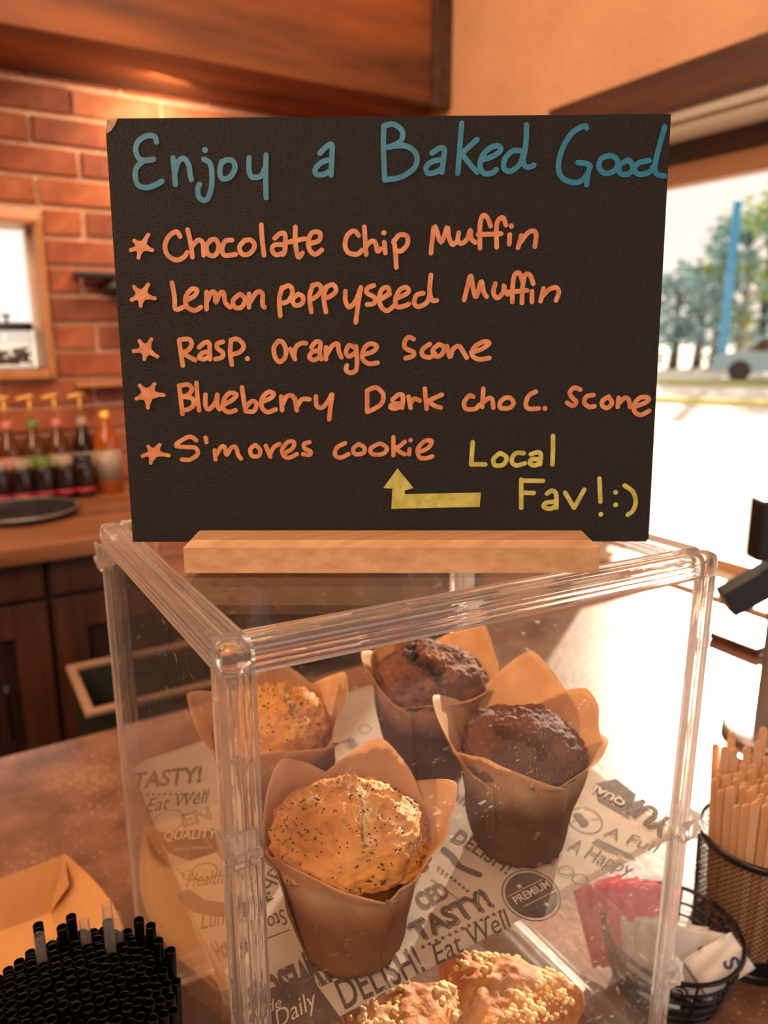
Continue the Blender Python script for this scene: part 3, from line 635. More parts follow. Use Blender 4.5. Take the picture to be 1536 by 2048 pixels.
# object placement: parts were built in world space, shift is baked below for things built with offset
# ------------------------------------------------------------------ muffins
def crack_layer(me, fn):
    ca = me.color_attributes.new('crack', 'FLOAT_COLOR', 'POINT')
    for i, v in enumerate(me.vertices):
        c = fn(v.co); ca.data[i].color = (c, c, c, 1)
def dome_mesh(r, h, seed, cracks, z0=.0, seg=150, rings=70, lump=.0018, rough=.0010):
    b = bmesh.new(); off = Vector((seed*7.1, seed*3.3, seed))
    prof = []
    lathe(b, [(0, 1)] + [(math.sin(math.pi*.62*k/rings), math.cos(math.pi*.62*k/rings)) for k in range(1, rings+1)], seg)
    data = []
    for v in b.verts:
        d = v.co.normalized(); x, y, z = d
        rr = Vector((x*r*(1+.04*math.sin(2*math.atan2(y, x)+seed)), y*r, z*h if z > 0 else z*h*.9))
        if z < -.02: q_ = 1-.5*min(1, (-.02-z)/.35); rr.x *= q_; rr.y *= q_
        n1 = noise.noise(d*2.2+off); n2 = noise.noise(d*7+off); n3 = noise.noise(d*18+off)
        c = 0
        for (a, bb, wdt) in cracks:
            pa, pb = Vector((a[0], a[1])), Vector((bb[0], bb[1])); p = Vector((x, y)); ab = pb-pa
            t = max(0, min(1, (p-pa).dot(ab)/ab.length_squared)); dist = (p-(pa+ab*t)).length + .06*noise.noise(d*9+off)
            c = max(c, 1-min(1, max(0, dist)/wdt))
        n4 = noise.noise(d*42+off); disp = n1*lump*2.2+n2*lump*1.1+n3*rough*1.1+n4*.0006
        if c > 0: disp += -.0042*math.sin(min(1, c*1.4)*math.pi/2)*1.0 + .0026*noise.noise(d*20+off) + .0016*noise.noise(d*48+off) + (.0035 if .05 < c < .35 else 0)*(.5+.5*n2)
        v.co = rr + d*disp + Vector((0, 0, z0)); data.append((v, c))
    cr = [min(1, c*1.3) for _, c in data]
    return b, cr
def wrapper_mesh(tips, r0, r1, hv, seed, lean=0):
    """square parchment pressed into a tulip cup; tips: (angle deg, height, outward radius)"""
    b = bmesh.new(); rnd = random.Random(seed); NR = 22; n = len(tips)
    lathe_floor = [b.verts.new((r0*.98*math.cos(2*math.pi*i/40), r0*.98*math.sin(2*math.pi*i/40), .0008)) for i in range(40)]
    b.faces.new(lathe_floor)
    for k, (ang, ht, ro) in enumerate(tips):
        span = 68; NA = 30; g = []
        for i in range(NA+1):
            u = -1+2*i/NA; a = R(ang+u*span); col = []
            top = hv + (ht-hv)*max(0, 1-(u*u*1.0+.0036)**.5*1.06)
            if abs(u) > .8: top = hv - .005*(abs(u)-.8)/.2
            for j in range(NR+1):
                t = j/NR; z = top*t
                base = r0+(r1-r0)*(z/hv)**.9 if z < hv else r1
                if z >= hv:
                    q = (z-hv)/max(1e-5, ht-hv); base = r1+(ro-r1)*(q**1.1)
                # one edge tucks under its neighbour
                base += .0013*u*min(1, z/.02) + .0009*math.sin(5*a+seed+z*90)*min(1, z/.02) + .0026*noise.noise(Vector((a*2.5+z*30, z*30, seed)))*min(1, z/.015)
                # pleats in the lower cup
                base += .0007*math.sin(17*a+6*noise.noise(Vector((a*2, z*30, seed+4))))*max(0, 1-z/.045)
                if z >= hv: # flatten each flap like folded sheet
                    base *= 1/max(.80, math.cos(R(u*span)*.55))*.97
                col.append(b.verts.new((base*math.cos(a), base*math.sin(a), z+.0008)))
            g.append(col)
        for i in range(NA):
            for j in range(NR): b.faces.new((g[i][j], g[i+1][j], g[i+1][j+1], g[i][j+1]))
    return b
def muffin(name, label, px, dome_m, wrap_m, tips, cracks, seed, r=.0375, h=.030, zc=.056, seeds=0, rzs=0, r0=.0265, r1=.0385, hv=.060, tilt=(0, 0), berries=()):
    P = on1(*px); P = on_paper(P, .0012)
    t = thing(name, label, 'muffin', P, -YAW+R(rzs))       # local +x = photo right, +y = away
    t.rotation_euler = (R(tilt[0]), R(tilt[1]), -YAW+R(rzs))
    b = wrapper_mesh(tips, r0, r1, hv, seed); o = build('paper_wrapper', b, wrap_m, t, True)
    s = o.modifiers.new('s', 'SOLIDIFY'); s.thickness = .00025
    b, cr = dome_mesh(r, h, seed, cracks, zc)
    # lower body fills the cup
    o = build('muffin_top', b, dome_m, t, True)
    ca = o.data.color_attributes.new('crack', 'FLOAT_COLOR', 'POINT')
    for i, c in enumerate(cr): c = c*c*.9; ca.data[i].color = (c, c, c, 1)
    b = bmesh.new(); lathe(b, [(0, .003), (r0-.0035, .003), (r1-.010, zc-.012), (r1-.014, zc-.004)], 40)
    o2 = build('muffin_body', b, dome_m, t, True)
    if seeds:
        me = o.data; rnd = random.Random(seed+50); b = bmesh.new(); done = 0
        while done < seeds:
            p = rnd.choice(me.polygons)
            if p.center.z < zc-.004 or rnd.random() > p.area/(2.2e-6): continue
            q = p.center + p.normal*.0001
            cl = 1 if rnd.random() < .6 else 3
            for _ in range(cl):
                e = q+Vector((rnd.uniform(-1, 1), rnd.uniform(-1, 1), 0))*.0009*(cl > 1)
                bmesh.ops.create_icosphere(b, subdivisions=1, radius=rnd.uniform(.00035, .00055), matrix=Matrix.Translation(e))
            done += 1
        tag(build('poppy_seeds', b, M_seed, t), kind='stuff')
    if berries:
        b = bmesh.new()
        for (x, y, z, q) in berries:
            bmesh.ops.create_icosphere(b, subdivisions=2, radius=q, matrix=Matrix.Translation((x, y, z)) @ Matrix.Diagonal((1.2, 1, .8, 1)))
        build('blueberry', b, M_seed, t, True)
    return t
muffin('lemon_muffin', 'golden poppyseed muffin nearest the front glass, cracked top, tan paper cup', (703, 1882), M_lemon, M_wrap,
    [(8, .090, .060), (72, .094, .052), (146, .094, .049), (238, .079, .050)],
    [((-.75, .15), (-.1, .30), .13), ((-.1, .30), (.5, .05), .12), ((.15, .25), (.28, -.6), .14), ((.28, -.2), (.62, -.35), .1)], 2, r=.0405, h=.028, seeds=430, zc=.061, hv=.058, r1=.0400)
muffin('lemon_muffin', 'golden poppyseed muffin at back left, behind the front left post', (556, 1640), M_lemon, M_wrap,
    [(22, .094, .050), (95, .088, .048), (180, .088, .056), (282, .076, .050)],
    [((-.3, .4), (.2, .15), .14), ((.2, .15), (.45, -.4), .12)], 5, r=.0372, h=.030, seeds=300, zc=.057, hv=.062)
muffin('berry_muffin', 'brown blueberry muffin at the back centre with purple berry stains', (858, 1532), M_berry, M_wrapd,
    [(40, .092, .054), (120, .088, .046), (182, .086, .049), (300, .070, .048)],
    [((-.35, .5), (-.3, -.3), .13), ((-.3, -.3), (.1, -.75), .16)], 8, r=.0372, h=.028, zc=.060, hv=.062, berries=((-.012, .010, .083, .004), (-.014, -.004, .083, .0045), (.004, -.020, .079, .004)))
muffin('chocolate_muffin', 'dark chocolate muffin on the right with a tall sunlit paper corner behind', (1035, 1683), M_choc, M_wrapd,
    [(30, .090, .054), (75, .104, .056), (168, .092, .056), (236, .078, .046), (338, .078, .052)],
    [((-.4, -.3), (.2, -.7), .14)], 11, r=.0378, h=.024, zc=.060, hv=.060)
# ------------------------------------------------------------------ scones on the lower shelf
S2o, S2n = plane_of(Z2)
def scone(px, label, rz, seed, sc=1.0):
    P = hit(px[0], px[1], S2o, S2n)+EZ*.0012
    t = thing('scone', label, 'scone', P, rz, 'scones on the lower shelf')
    b = bmesh.new(); off = Vector((seed, seed*2, 5)); tri = [(-.045, -.045), (.055, 0), (-.045, .045)]
    bmesh.ops.create_grid(b, x_segments=70, y_segments=70, size=1)
    for v in b.verts:
        # rounded wedge from a disc mapping
        x, y = v.co.x, v.co.y; r = max(abs(x), abs(y)); a = math.atan2(y, x)
        k = .047/(max(math.cos(a), math.cos(a-R(120)), math.cos(a+R(120)))**.75+.12) if r > 0 else 0
        e = 1-r**3.2; X, Y = math.cos(a)*r*k, math.sin(a)*r*k
        Z = .036*max(0, e)**.5 + (.0045*noise.noise(Vector((X, Y, 0))*45+off)+.0028*noise.noise(Vector((X, Y, 0))*130+off))*min(1, e*3)
        v.co = Vector((X, Y, max(0, Z)))*sc
    bot = [v for v in b.verts]
    o = build('scone_body', b, M_scone, t, True)
    ca = o.data.color_attributes.new('crack', 'FLOAT_COLOR', 'POINT')
    for i, v in enumerate(o.data.vertices):
        c = max(0, noise.noise(v.co*40+off))*.9*(v.co.z > .012); ca.data[i].color = (c, c, c, 1)
    rnd = random.Random(seed); b = bmesh.new(); me = o.data; n = 0
    while n < 300:
        v = rnd.choice(me.vertices)
        if v.co.z < .014 or noise.noise(v.co*30+off) < .02: continue
        bmesh.ops.create_icosphere(b, subdivisions=1, radius=rnd.choice((.0008, .001, .0013, .0017, .0024)), matrix=Matrix.Translation(v.co+Vector((0, 0, .0004))) @ Matrix.Diagonal((1.2, 1, .75, 1))); n += 1
    tag(build('crumble', b, M_crumb, t, True), kind='stuff')
    return t
scone((1008, 2050), 'crumble topped scone on the lower shelf, right of the pair, brightly sunlit', R(-78), 3, .80)
scone((800, 2118), 'crumble topped scone on the lower shelf, left of the pair, cut by the frame', R(62), 9, .86)
# ------------------------------------------------------------------ kraft trays
tray_z = .060
q0 = F(-.271, .543); q1 = F(-.165, .373); al = (q1-q0).normalized(); wdv = Vector((al.y, -al.x, 0))
if wdv.dot(FH) > 0: wdv = -wdv
TLn, TWd, THt = (q1-q0).length, .125, .038
def tray_mesh(z0, inner=True):
    b = bmesh.new(); ins = .017; th = .0006
    def P(s, w_, z, i): return q0+al*(s+i*ins*(1 if s < TLn/2 else -1))+wdv*(w_+i*ins*(1 if w_ < TWd/2 else -1))+EZ*z
    cs = [(0, 0), (TLn, 0), (TLn, TWd), (0, TWd)]
    top = []; 
    for k in range(4):
        (s, w_), (s2, w2_) = cs[k], cs[(k+1) % 4]
        for j in range(8):
            t = j/8; bow = -.003*math.sin(math.pi*t); outw = (-wdv if k == 0 else wdv if k == 2 else Vector())*.0235*math.sin(math.pi*t)
            top.append(P(s, w_, z0+THt, 0).lerp(P(s2, w2_, z0+THt, 0), t)+EZ*bow+outw)
    bot = []
    for k in range(4):
        a, c = P(*cs[k], z0, 1), P(*cs[(k+1) % 4], z0, 1)
        for j in range(8): bot.append(a.lerp(c, j/8))
    tv = [b.verts.new(p) for p in top]; bv = [b.verts.new(p) for p in bot]
    for i in range(32): j = (i+1) % 32; b.faces.new((bv[i], bv[j], tv[j], tv[i]))
    b.faces.new(bv)
    return b
def tray(z0, label, group):
    b = tray_mesh(z0); org = at(q0, 0)+EZ*z0
    t = tag(build('paper_tray', b, M_kraft, offset=org), label, 'food tray', group); t.location = org
    s = t.modifiers.new('s', 'SOLIDIFY'); s.thickness = .0006; s.offset = 0
    return t
top_tray = tray(tray_z-THt, 'orange brown kraft paper boat tray on top of its stack beside the case', 'kraft paper boat trays nested beside the case')
# folded corner gussets
for (s, w_, sa, sw) in ((0, 0, 1, 1), (TLn, 0, -1, 1)):
    b = bmesh.new(); c = q0+al*s+wdv*w_; i = .017
    base = c+al*sa*i+wdv*sw*i
    prism(b, [at(c, tray_z-.002)+al*sa*.002+wdv*sw*.001, at(c, tray_z-.006)+al*sa*.034+wdv*sw*.0035, at(base, tray_z-THt+.002)+al*sa*.002+wdv*sw*.0008], wdv*sw*.0006)
    build('corner_fold', b, M_kraft, top_tray, offset=at(q0, 0)+EZ*(tray_z-THt))
zz = tray_z-THt; n = 0
me0 = top_tray
while n < 10:
    zz -= .0021; n += 1
    c = me0.copy(); COL.objects.link(c); c.location = at(q0, 0)+EZ*zz; c['label'] = 'kraft paper boat tray nested in the stack below the top one'
# last one rests on the counter
# ------------------------------------------------------------------ straws in their cup
sc_ = F(-.1245, .242); sr = .039
cup = thing('straw_cup', 'black cup holding the bunch of black straws at the bottom left', 'cup', sc_)
b = bmesh.new(); lathe(b, [(0, .0005), (.037, .0005), (.0425, .15), (.0437, .15), (.0437, .153), (.0425, .153), (.0415, .145), (.036, .003), (0, .003)], 40); build('cup_body', b, M_black, cup, True)
b = bmesh.new(); SR = .00212; seg = 18
def straw_mesh(mm):
    b = bmesh.new(); lathe(b, [(SR-.0003, 0), (SR, 0), (SR, .21), (SR-.00015, .2103), (SR-.0003, .21), (SR-.0003, .0)], seg)
    bmesh.ops.recalc_face_normals(b, faces=b.faces); me = bpy.data.meshes.new('drinking_straw'); b.to_mesh(me); b.free(); me.materials.append(mm)
    for p in me.polygons: p.use_smooth = True
    return me
mb_, mc_ = straw_mesh(M_straw), straw_mesh(M_clear)
rnd = random.Random(4); pitch = .00472; nst = 0
rows_ = int(sr/(pitch*.87))+1
for j in range(-rows_, rows_+1):
    for i in range(-12, 13):
        x = (i+.5*(j % 2))*pitch; y = j*pitch*.87; d = math.hypot(x, y)
        if d > .0385: continue
        # sits closer together at the foot of the cup
        f = .90; clear = (i, j) in ((-1, 5), (2, 6), (2, 4), (-4, 3))
        dx, dy = x+rnd.uniform(-.0002, .0002), y+rnd.uniform(-.0002, .0002)
        topz = .226+.017*(1-(d/.039)**2)+rnd.uniform(-.0014, .0014)+(.011 if y > .010 and rnd.random() < .09 else 0)+(.012 if clear else 0)
        base = Vector((dx*f, dy*f, topz-.21)); tp = Vector((dx*1.05, dy*1.05, topz)); ax = (tp-base).normalized()
        o = link('drinking_straw', mc_ if clear else mb_)
        o.rotation_euler = (Matrix.Rotation(-YAW, 3, 'Z') @ ax).to_track_quat('Z', 'Y').to_euler()
        o.location = at(sc_, 0)+Matrix.Rotation(-YAW, 3, 'Z') @ base
        if clear: tag(o, 'clear plastic straw standing above the black ones at bottom left', 'straw', 'clear straws in the bunch')
        else: tag(o, 'thin black straw packed in the round bunch at bottom left', 'straw', 'black straws in the cup')
        nst += 1
# ------------------------------------------------------------------ mesh cup with stir sticks
mc = F(.300, .512); mr, mh = .046, .105
cupm = thing('mesh_cup', 'round black wire mesh cup full of wooden stir sticks', 'cup', mc)
b = bmesh.new(); NS = 66
for sgn in (1, -1):
    for k in range(NS):
        pts = []
        for j in range(15):
            zz_ = .004+(mh-.008)*j/14; a = 2*math.pi*k/NS + sgn*(zz_/mr)*.95; rr = (mr-.004)+.004*zz_/mh + .00015*sgn
            pts.append((rr*math.cos(a), rr*math.sin(a), zz_))
        tube(b, pts, .00036, 4, False)
tag(build('mesh_wall', b, M_wire, cupm, True), kind='stuff')
b = bmesh.new(); lathe(b, [(mr-.0018, mh-.004), (mr+.0012, mh-.005), (mr+.0022, mh-.002), (mr+.0012, mh+.001), (mr-.0015, mh)], 64); build('rim', b, M_wire, cupm, True)
b = bmesh.new(); lathe(b, [(0, .0005), (mr-.002, .0005), (mr-.001, .003), (mr-.0018, .008), (mr-.003, .008), (mr-.0035, .0025), (0, .0025)], 64); build('base', b, M_wire, cupm, True)
b = bmesh.new(); SL, SW, ST = .14, .0062, .0014
out = [(-SW/2, 0), (SW/2, 0), (SW/2, SL-.003)] + [(SW/2*math.cos(R(a)), SL-.003+.003*math.sin(R(a))) for a in (30, 60, 90, 120, 150)] + [(-SW/2, SL-.003)]
prism(b, [(x, -ST/2, z) for x, z in out], (0, ST, 0)); bmesh.ops.recalc_face_normals(b, faces=b.faces)
sm = bpy.data.meshes.new('stir_stick'); b.to_mesh(sm); b.free(); sm.materials.append(M_stick)
rnd = random.Random(12)
for j in range(-8, 9):
    for i in range(-5, 6):
        x = i*.0069+(.003 if j % 2 else 0); y = j*.0045
        if math.hypot(x, y) > .0355 or rnd.random() < .10: continue
        o = link('stir_stick', sm); f = .93
        dirv = Vector((x*.28+rnd.uniform(-.0008, .0008), y*.24, .14)).normalized()
        base = Vector((x*f, y*f, .004+rnd.uniform(0, .012)+(.022 if (y > .012 and rnd.random() < .5) else 0)))
        Mr = Matrix.Rotation(-YAW, 3, 'Z'); q = (Mr @ dirv).to_track_quat('Z', 'Y').to_matrix()
        yaxis = Mr @ Vector((rnd.uniform(-.12, .12), 1, 0)); zax = (Mr @ dirv).normalized(); xax = yaxis.cross(zax).normalized(); yax = zax.cross(xax)
        o.matrix_world = Matrix.Translation(at(mc, 0)+Mr @ base) @ Matrix((xax, yax, zax)).transposed().to_4x4()
        tag(o, 'flat wooden stir stick standing in the black mesh cup', 'stir stick', 'wooden stir sticks in the mesh cup')
# ------------------------------------------------------------------ wire basket with sugar packets
bc = F(.2175, .4700); br = .050
bas = thing('wire_basket', 'round black wire basket holding sugar packets beside the case', 'basket', bc, -YAW)
for k, zz_ in enumerate((.004, .013, .022, .031, .040, .052)):
    rr = .034+(.016)*(zz_/.052)**.6; b = bmesh.new()
    tube(b, [(rr*math.cos(2*math.pi*i/40), rr*math.sin(2*math.pi*i/40), zz_) for i in range(41)], .0013 if k < 5 else .0018, 6, False); build('wire_ring', b, M_wire, bas, True)
b = bmesh.new()
for i in range(12):
    a = 2*math.pi*i/12
    tube(b, [((.034+.016*(z_/.052)**.6)*math.cos(a), (.034+.016*(z_/.052)**.6)*math.sin(a), z_) for z_ in (.002, .013, .026, .039, .052)], .0011, 6)
    if i % 2 == 0:
        pts = []
        for q in range(16):
            th = q/15*2.6*math.pi; s_ = .0065*(1-q/22); aa = a+.26+s_*math.cos(th)/.047
            z_ = .043+s_*math.sin(th)*.9; pts.append(((.0485)*math.cos(aa), (.0485)*math.sin(aa), z_))
        tube(b, pts, .0009, 5)
build('wire_scrolls', b, M_wire, bas, True)
b = bmesh.new(); lathe(b, [(0, .001), (.034, .001), (.034, .003), (0, .003)], 32); build('base_plate', b, M_wire, bas)
def packet(loc, rz, tilt, m, label, group, wd=.040, ht=.058, spin=0, letter=None, cat='sugar packet', name='sugar_packet'):
    b = bmesh.new(); bmesh.ops.create_grid(b, x_segments=12, y_segments=16, size=.5)
    for v in b.verts:
        x, y = v.co.x*2, v.co.y*2
        v.co = Vector((x*wd/2, -.0022*max(0, 1-x**4)*max(0, 1-y**4)-.0006*math.sin(7*x+3*y), (y*.5+.5)*ht))
    bmesh.ops.solidify(b, geom=list(b.faces), thickness=.0022)
    o = tag(build(name, b, m, None, True), label, cat, group)
    o.matrix_world = Matrix.Translation(at(bc, loc[2]) + RT*loc[0]+FH*loc[1]) @ Matrix.Rotation(-YAW+R(rz), 4, 'Z') @ Matrix.Rotation(R(tilt), 4, 'X') @ Matrix.Rotation(R(spin), 4, 'Y')
    if letter:
        b = bmesh.new(); vs, fs = text_mesh(letter, .03)
        nv = [b.verts.new(Vector((v.x*.014-wd*.05, -.0031-.0008, v.y*.016+ht*.55))) for v in vs]
        for f in fs: b.faces.new([nv[i] for i in f])
        lo = build('lettering', b, M_blue, o)
    return o
for k in range(4):
    packet((-.034+k*.006, .016-k*.0048, .010+k*.002), 6-k*3, -10, M_pink, 'pink sweetener packet, %s of the pink fan in the wire basket' % ('rearmost', 'second from back', 'third from back', 'frontmost')[k], 'pink packets in the wire basket', spin=-14+k*5, ht=.066)
for k in range(4):
    packet((-.012+k*.007, -.006-k*.0040, .010), -8+k*4, -14, M_packet, 'white sugar packet in the basket, %s' % ('directly in front of the pink fan', 'second white one from the back', 'third white one from the back', 'fourth white one, leaning right')[k], 'white packets in the wire basket', spin=-8+k*7, ht=.050, letter='S' if k % 2 else None)
packet((.012, -.022, .030), -14, -24, M_packet, 'white packet with a navy S lying over the right rim of the basket', 'white packets in the wire basket', spin=52, ht=.040, wd=.028, letter='S')
# ------------------------------------------------------------------ items on the right edge
b = thing('tablet_stand', 'black device arm on a grey post at the right edge by the window', 'device stand', onz(1528, 1470, 0))
org = onz(1528, 1470, 0)
bm = bmesh.new(); lathe(bm, [(0, .0), (.05, 0), (.05, .006), (.045, .009), (0, .009)], 32); build('base', bm, M_grey, b, True)
bm = bmesh.new(); lathe(bm, [(.014, .009), (.014, .232), (.012, .234), (0, .234)], 20); build('post', bm, M_grey, b, True)
bm = bmesh.new(); vs = bx(bm, (-.018, -.012, -.055), (.018, .012, .055), .002, Matrix.Rotation(-YAW, 4, 'Z') @ Matrix.Translation((-.022, 0, .205)) @ Matrix.Rotation(R(58), 4, 'Y')); build('arm', bm, M_black, b)
bm = bmesh.new(); bx(bm, (-.052, -.015, .232), (.04, .015, .305), .004, Matrix.Rotation(-YAW, 4, 'Z') @ Matrix.Translation((.012, 0, 0)) @ Matrix.Rotation(R(-1), 4, 'Y')); build('reader_body', bm, M_black, b)
p = onz(1475, 1290, 0); bm = bmesh.new(); bx(bm, (-.02, -.045, 0), (.0, .04, .014), .002)
o = tag(build('wooden_block', bm, M_cab), 'low reddish brown wooden block on the counter near the window', 'block'); o.location = (p.x, p.y, .0005)
# ------------------------------------------------------------------ back counter items
def Wp(px, py, Y):
    d = ray(px, py); return CAM+d*(Y/d.y)
def bottle(px, Y, cap, liquid, label_c, desc, h=.17, r=.027, pump=True):
    P = Wp(px, 980, Y); t = thing('syrup_bottle', desc, 'bottle', (P.x, Y, .1155), 0, 'syrup bottles on the back counter')
    b = bmesh.new(); lathe(b, [(0, .001), (r*.9, 0), (r, .004), (r, h*.62), (r*.85, h*.72), (r*.42, h*.86), (r*.38, h), (0, h)], 28); build('glass_body', b, liquid, t, True)
    b = bmesh.new(); lathe(b, [(r+.0004, h*.16), (r+.0006, h*.16), (r+.0006, h*.55), (r+.0004, h*.55)], 28); build('label', b, label_c, t, True)
    b = bmesh.new(); lathe(b, [(r*.46, h-.012), (r*.46, h+.006), (0, h+.006)], 20); build('cap', b, cap, t, True)
    if pump:
        b = bmesh.new(); tube(b, [(0, 0, h+.004), (0, 0, h+.055)], .0035, 8); tube(b, [(.012, 0, h+.060), (-.002, 0, h+.060), (-.028, -.01, h+.056)], .005, 8); build('pump', b, M_gold, t, True)
def cm(n, c, r=.4, **k): return mat(n, c, r, **k)
M_amber = cm('amber_syrup', (.10, .035, .012), .12); M_or = cm('orange_syrup', (.34, .075, .010), .15)
M_dk = cm('dark_syrup', (.02, .009, .007), .15); M_gr = cm('green_print', (.10, .17, .025)); M_pk = cm('rose_print', (.50, .14, .14))
M_wh = cm('off_white_print', (.32, .25, .20)); M_rd = cm('red_print', (.36, .02, .035))
bottle(-22, 1.93, M_wh, M_amber, M_wh, 'syrup bottle with off white label at the far left')
bottle(28, 1.93, M_pk, M_amber, M_pk, 'syrup bottle with rose label and gold pump')
bottle(78, 1.93, M_gr, M_amber, M_gr, 'syrup bottle with green label and gold pump')
bottle(126, 1.93, M_pk, M_amber, M_wh, 'syrup bottle with pink cap and pale label, third pump from the left edge')
bottle(176, 1.93, M_wh, M_dk, M_wh, 'dark syrup bottle with grey cap and pale label, fourth pump from the left edge')
bottle(222, 1.86, M_gold, M_or, M_wh, 'orange syrup bottle with peach label nearest the menu board', h=.19, r=.03, pump=False)
for px, c, d in ((2, M_wh, 'black jar with cream lid at the left frame edge'), (48, M_wh, 'black jar with white lid below the rose labelled bottle'), (92, M_gr, 'black jar with green lid and red band'),
                 (134, M_wh, 'black jar with tan lid and red band beside the green lidded one'), (172, M_black, 'all black jar with red band, next to the orange bottle')):
    P = Wp(px, 990, 1.83); t = thing('canister', d, 'jar', (P.x, 1.83, .1155), 0, 'short jars in front of the syrups')
    b = bmesh.new(); lathe(b, [(0, 0), (.021, 0), (.0225, .003), (.0225, .075), (.019, .082), (0, .082)], 24); build('jar_body', b, M_dk, t, True)
    b = bmesh.new(); lathe(b, [(.0228, .014), (.0232, .014), (.0232, .024), (.0228, .024)], 24); build('band', b, M_rd, t, True)
    b = bmesh.new(); lathe(b, [(.020, .082), (.0205, .096), (.018, .099), (0, .099)], 24); build('lid', b, c, t, True)
# shelf bar behind the sign, black fixture
P = Wp(152, 770, 1.97); b = bmesh.new(); bx(b, (0, -.03, -.006), (.20, .03, .006), .002)
o = tag(build('wall_shelf', b, M_honey), 'short honey wood shelf on the brick wall partly behind the board', 'shelf'); o.location = (P.x, YB-.035, P.z)
P = Wp(150, 550, 1.95); t = thing('wall_spotlight', 'black wall fixture on the bricks just left of the board', 'lamp', (P.x, YB-.01, P.z))
b = bmesh.new(); bx(b, (0, -.07, -.005), (.22, 0, .008), .003); build('bracket', b, M_black, t)
b = bmesh.new(); lathe(b, [(0, -.002), (.03, -.004), (.038, -.045), (.034, -.045), (0, -.012)], 24, .10, -.04); build('shade', b, M_black, t, True)
# jar with black lid in the little window
P = Wp(14, 650, YB+.04); t = thing('glass_jar', 'clear glass jar with flat black lid and knob on the small window sill', 'jar', (P.x, YB+.035, OZ0+.001))
b = bmesh.new(); lathe(b, [(.0, .0), (.046, 0), (.052, .006), (.052, .083), (.048, .09), (.046, .09), (.049, .082), (.049, .008), (.044, .004), (0, .004)], 40); build('glass_wall', b, M_clear, t, True)
b = bmesh.new(); lathe(b, [(0, .091), (.056, .091), (.057, .095), (.057, .106), (.054, .110), (0, .110)], 40); build('lid', b, M_black, t, True)
b = bmesh.new(); lathe(b, [(0, .11), (.004, .11), (.003, .122), (.011, .126), (.011, .129), (0, .130)], 20); build('knob', b, M_black, t, True)
rnd = random.Random(2); b = bmesh.new()
for i in range(160):
    a, rr = rnd.uniform(0, 6.28), .043*math.sqrt(rnd.random()); hmax = .028+.016*math.cos(a*2)
    bmesh.ops.create_icosphere(b, subdivisions=1, radius=.0065, matrix=Matrix.Translation((rr*math.cos(a), rr*math.sin(a), .012+rnd.random()*hmax)) @ Matrix.Diagonal((1, .7, .6, 1)))
tag(build('coffee_beans', b, M_dk, t, True), kind='stuff')
# round metal ring tray on the back counter
P = onz(45, 1030, .1165); t = thing('round_tray', 'round dark tray with a thin metal rim on the back counter', 'tray', (P.x, P.y, .1155))
b = bmesh.new(); lathe(b, [(0, .002), (.098, .002), (.104, .012), (.110, .014), (.112, .010), (.104, .0), (0, 0)], 48); build('tray_dish', b, M_black, t, True)
b = bmesh.new(); tube(b, [(.109*math.cos(2*math.pi*i/48), .109*math.sin(2*math.pi*i/48), .0145) for i in range(49)], .0022, 6, False); build('metal_rim', b, M_grey, t, True)
# storage bin on the floor between the counters
M_bin = mat('dark_green_plastic', (.03, .032, .022), .4); M_rimc = mat('pale_rim_plastic', (.36, .22, .15), .4)
P = onz(160, 1385, -.14); t = thing('storage_bin', 'dark open bin with a pale rim on the floor behind the near counter', 'bin', (P.x, P.y-.10, FL+.001))
b = bmesh.new(); hb = .81
prism(b, [(0, 0, 0), (.3, 0, 0), (.3, .20, 0), (0, .20, 0)], (0, 0, .01))
for lo, hi in (((0, 0, .01), (.3, .008, hb)), ((0, .192, .01), (.3, .20, hb)), ((0, .008, .01), (.008, .192, hb)), ((.292, .008, .01), (.3, .192, hb))): bx(b, lo, hi)
build('bin_body', b, M_bin, t)
b = bmesh.new()
for lo, hi in (((-.008, -.008, hb), (.308, .008, hb+.01)), ((-.008, .192, hb), (.308, .208, hb+.01)), ((-.008, .008, hb), (.008, .192, hb+.01)), ((.292, .008, hb), (.308, .192, hb+.01))): bx(b, lo, hi, .002)
build('bin_rim', b, M_rimc, t)
# ------------------------------------------------------------------ outdoors
GZ = -.95
M_lot = mat('pale_concrete', (.62, .56, .48), .9, col2=(.68, .62, .54), nscale=.6)
b = bmesh.new(); bx(b, (1.46, -30, GZ-.2), (90, 120, GZ)); bx(b, (-60, 2.2, GZ-.2), (1.46, 120, GZ)); struct('ground', b, M_lot)
def far(px, py, dist):   # point on ground direction at horizontal distance
    d = ray(px, py); h = Vector((d.x, d.y, 0)).length; return CAM+d*(dist/h)
P = far(1420, 770, 24); b = bmesh.new(); bx(b, (-6, -.8, 0), (6, .8, .06)); gr = tag(build('grass_strip', b, mat('dry_grass', (.30, .34, .08), .9, col2=(.4, .42, .14), nscale=3)), 'narrow green grass strip across the parking lot', 'grass', kind='stuff')
gr.location = (P.x, P.y, GZ+.01); gr.rotation_euler = (0, 0, -math.atan2(P.x, P.y))
P = far(1480, 808, 17); b = bmesh.new(); bx(b, (-4, -.12, 0), (4, .12, .1), .02); o = tag(build('kerb', b, mat('yellow_kerb', (.70, .62, .12), .8)), 'pale yellow painted kerb in the sunlit lot', 'kerb')
o.location = (P.x, P.y, GZ+.005); o.rotation_euler = (0, 0, -math.atan2(P.x, P.y)-.1)
M_pole = mat('blue_pole_paint', (.04, .30, .55), .5)
P = far(1441, 735, 30); t = thing('light_pole', 'bright blue pole standing before the trees outside', 'pole', (P.x, P.y, GZ+.002))
b = bmesh.new(); lathe(b, [(.16, 0), (.14, 5.9), (0, 5.95)], 12); build('shaft', b, M_pole, t, True)
b = bmesh.new(); lathe(b, [(.3, 0), (.3, .25), (.16, .3)], 12); build('footing', b, M_lot, t, True)
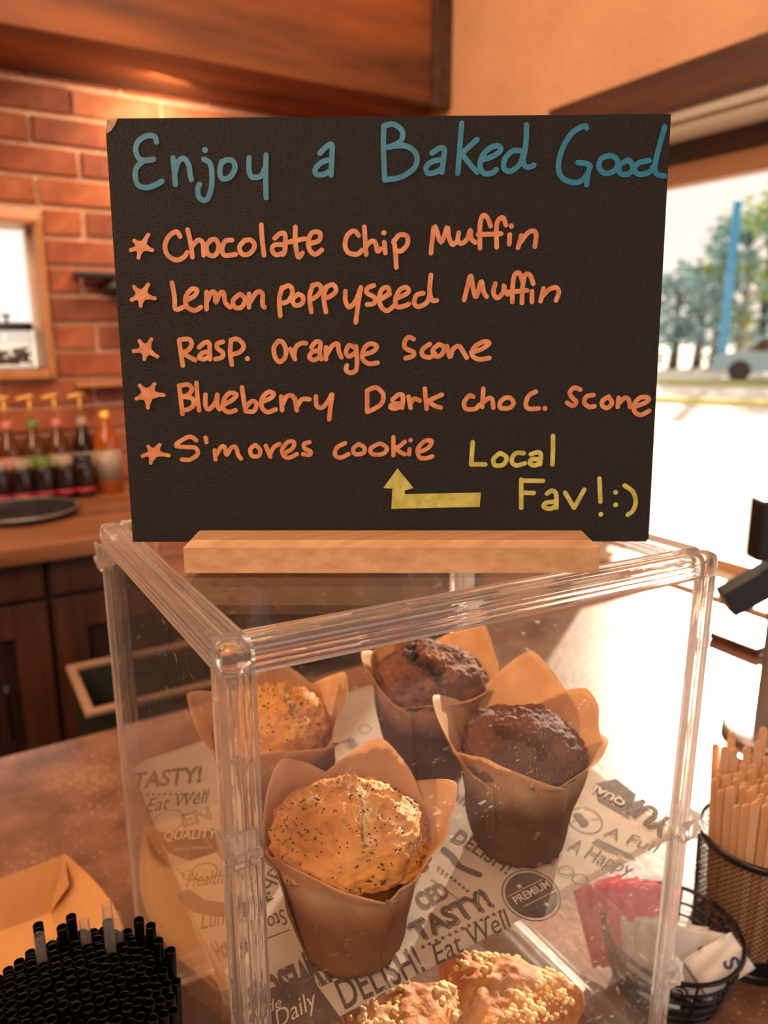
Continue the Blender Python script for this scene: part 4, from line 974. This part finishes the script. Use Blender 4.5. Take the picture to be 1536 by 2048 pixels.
LM = [mat('leaf_teal', (.20, .40, .42), .7, col2=(.30, .50, .48), nscale=.8), mat('leaf_yellow_green', (.52, .62, .12), .7, col2=(.30, .48, .20), nscale=.8)]
M_bark = mat('bark', (.10, .08, .07), .9)
def tree(px, dist, hgt, rad, lm, seed, label, n=900):
    P = far(px, 735, dist); t = thing('tree', label, 'tree', (P.x, P.y, GZ+.002), 0, 'trees beyond the parking lot')
    rnd = random.Random(seed); b = bmesh.new()
    tube(b, [(0, 0, 0), (.1, 0, hgt*.4), (0, .1, hgt*.9)], [.22, .16, .05], 8)
    for k in range(7):
        a = rnd.uniform(0, 6.28); z_ = hgt*rnd.uniform(.3, .8); tube(b, [(0, 0, z_), (rad*.7*math.cos(a), rad*.7*math.sin(a), z_+rad*.5)], [.08, .02], 5)
    build('trunk', b, M_bark, t, True)
    b = bmesh.new(); cl = [Vector((rnd.gauss(0, rad*.45), rnd.gauss(0, rad*.45), rnd.uniform(hgt*.12, hgt*.98))) for _ in range(26)]
    for _ in range(n):
        c = rnd.choice(cl)+Vector((rnd.gauss(0, 1), rnd.gauss(0, 1), rnd.gauss(0, .7)))*rad*.17
        q = Matrix.Rotation(rnd.uniform(0, 6.28), 3, 'Z') @ Matrix.Rotation(rnd.uniform(-1.3, 1.3), 3, 'X'); s_ = rnd.uniform(.10, .24)
        b.faces.new([b.verts.new(c+q @ Vector(v)*s_) for v in ((-1, 0, 0), (0, -.55, .1), (1, 0, 0), (0, .55, .1))])
    tag(build('foliage', b, LM[lm], t), kind='stuff')
tree(1345, 34, 3.6, 1.6, 0, 1, 'low teal tree nearest the board edge, outside'); tree(1392, 36, 4.6, 1.7, 0, 2, 'teal tree left of the blue pole')
tree(1425, 38, 6.3, 1.5, 0, 3, 'tall thin tree just left of the blue pole', 700); tree(1475, 36, 6.6, 1.8, 0, 4, 'tall teal tree right of the blue pole', 1100)
tree(1515, 35, 7.0, 1.8, 1, 5, 'yellow green tree at the right frame edge', 1100); tree(1570, 34, 6.5, 2.0, 0, 6, 'teal tree cut by the right frame edge')
P = far(1575, 735, 26.5); car = thing('car', 'pale blue parked car below the yellow green tree', 'car', (P.x, P.y, GZ+.003), -math.atan2(P.x, P.y))
M_car = mat('pale_blue_car_paint', (.30, .45, .52), .3); b = bmesh.new()
side = [(-2.1, .3), (-2.1, .75), (-1.4, .9), (-.8, 1.38), (.7, 1.4), (1.4, .95), (2.1, .85), (2.1, .3)]
prism(b, [(x, -.85, z_) for x, z_ in side], (0, 1.7, 0)); build('car_body', b, M_car, car)
b = bmesh.new(); prism(b, [(x, -.87, z_) for x, z_ in ((-1.2, .92), (-.72, 1.3), (.62, 1.32), (1.2, .95))], (0, 1.74, 0)); build('side_window', b, M_dk, car)
for x in (-1.3, 1.3):
    for y in (-.87, .67):
        b = bmesh.new(); vs = bmesh.ops.create_cone(b, cap_ends=True, segments=20, radius1=.32, radius2=.32, depth=.2, matrix=Matrix.Translation((x, y+.1, .32)) @ Matrix.Rotation(R(90), 4, 'X')); build('wheel', b, M_black, car)
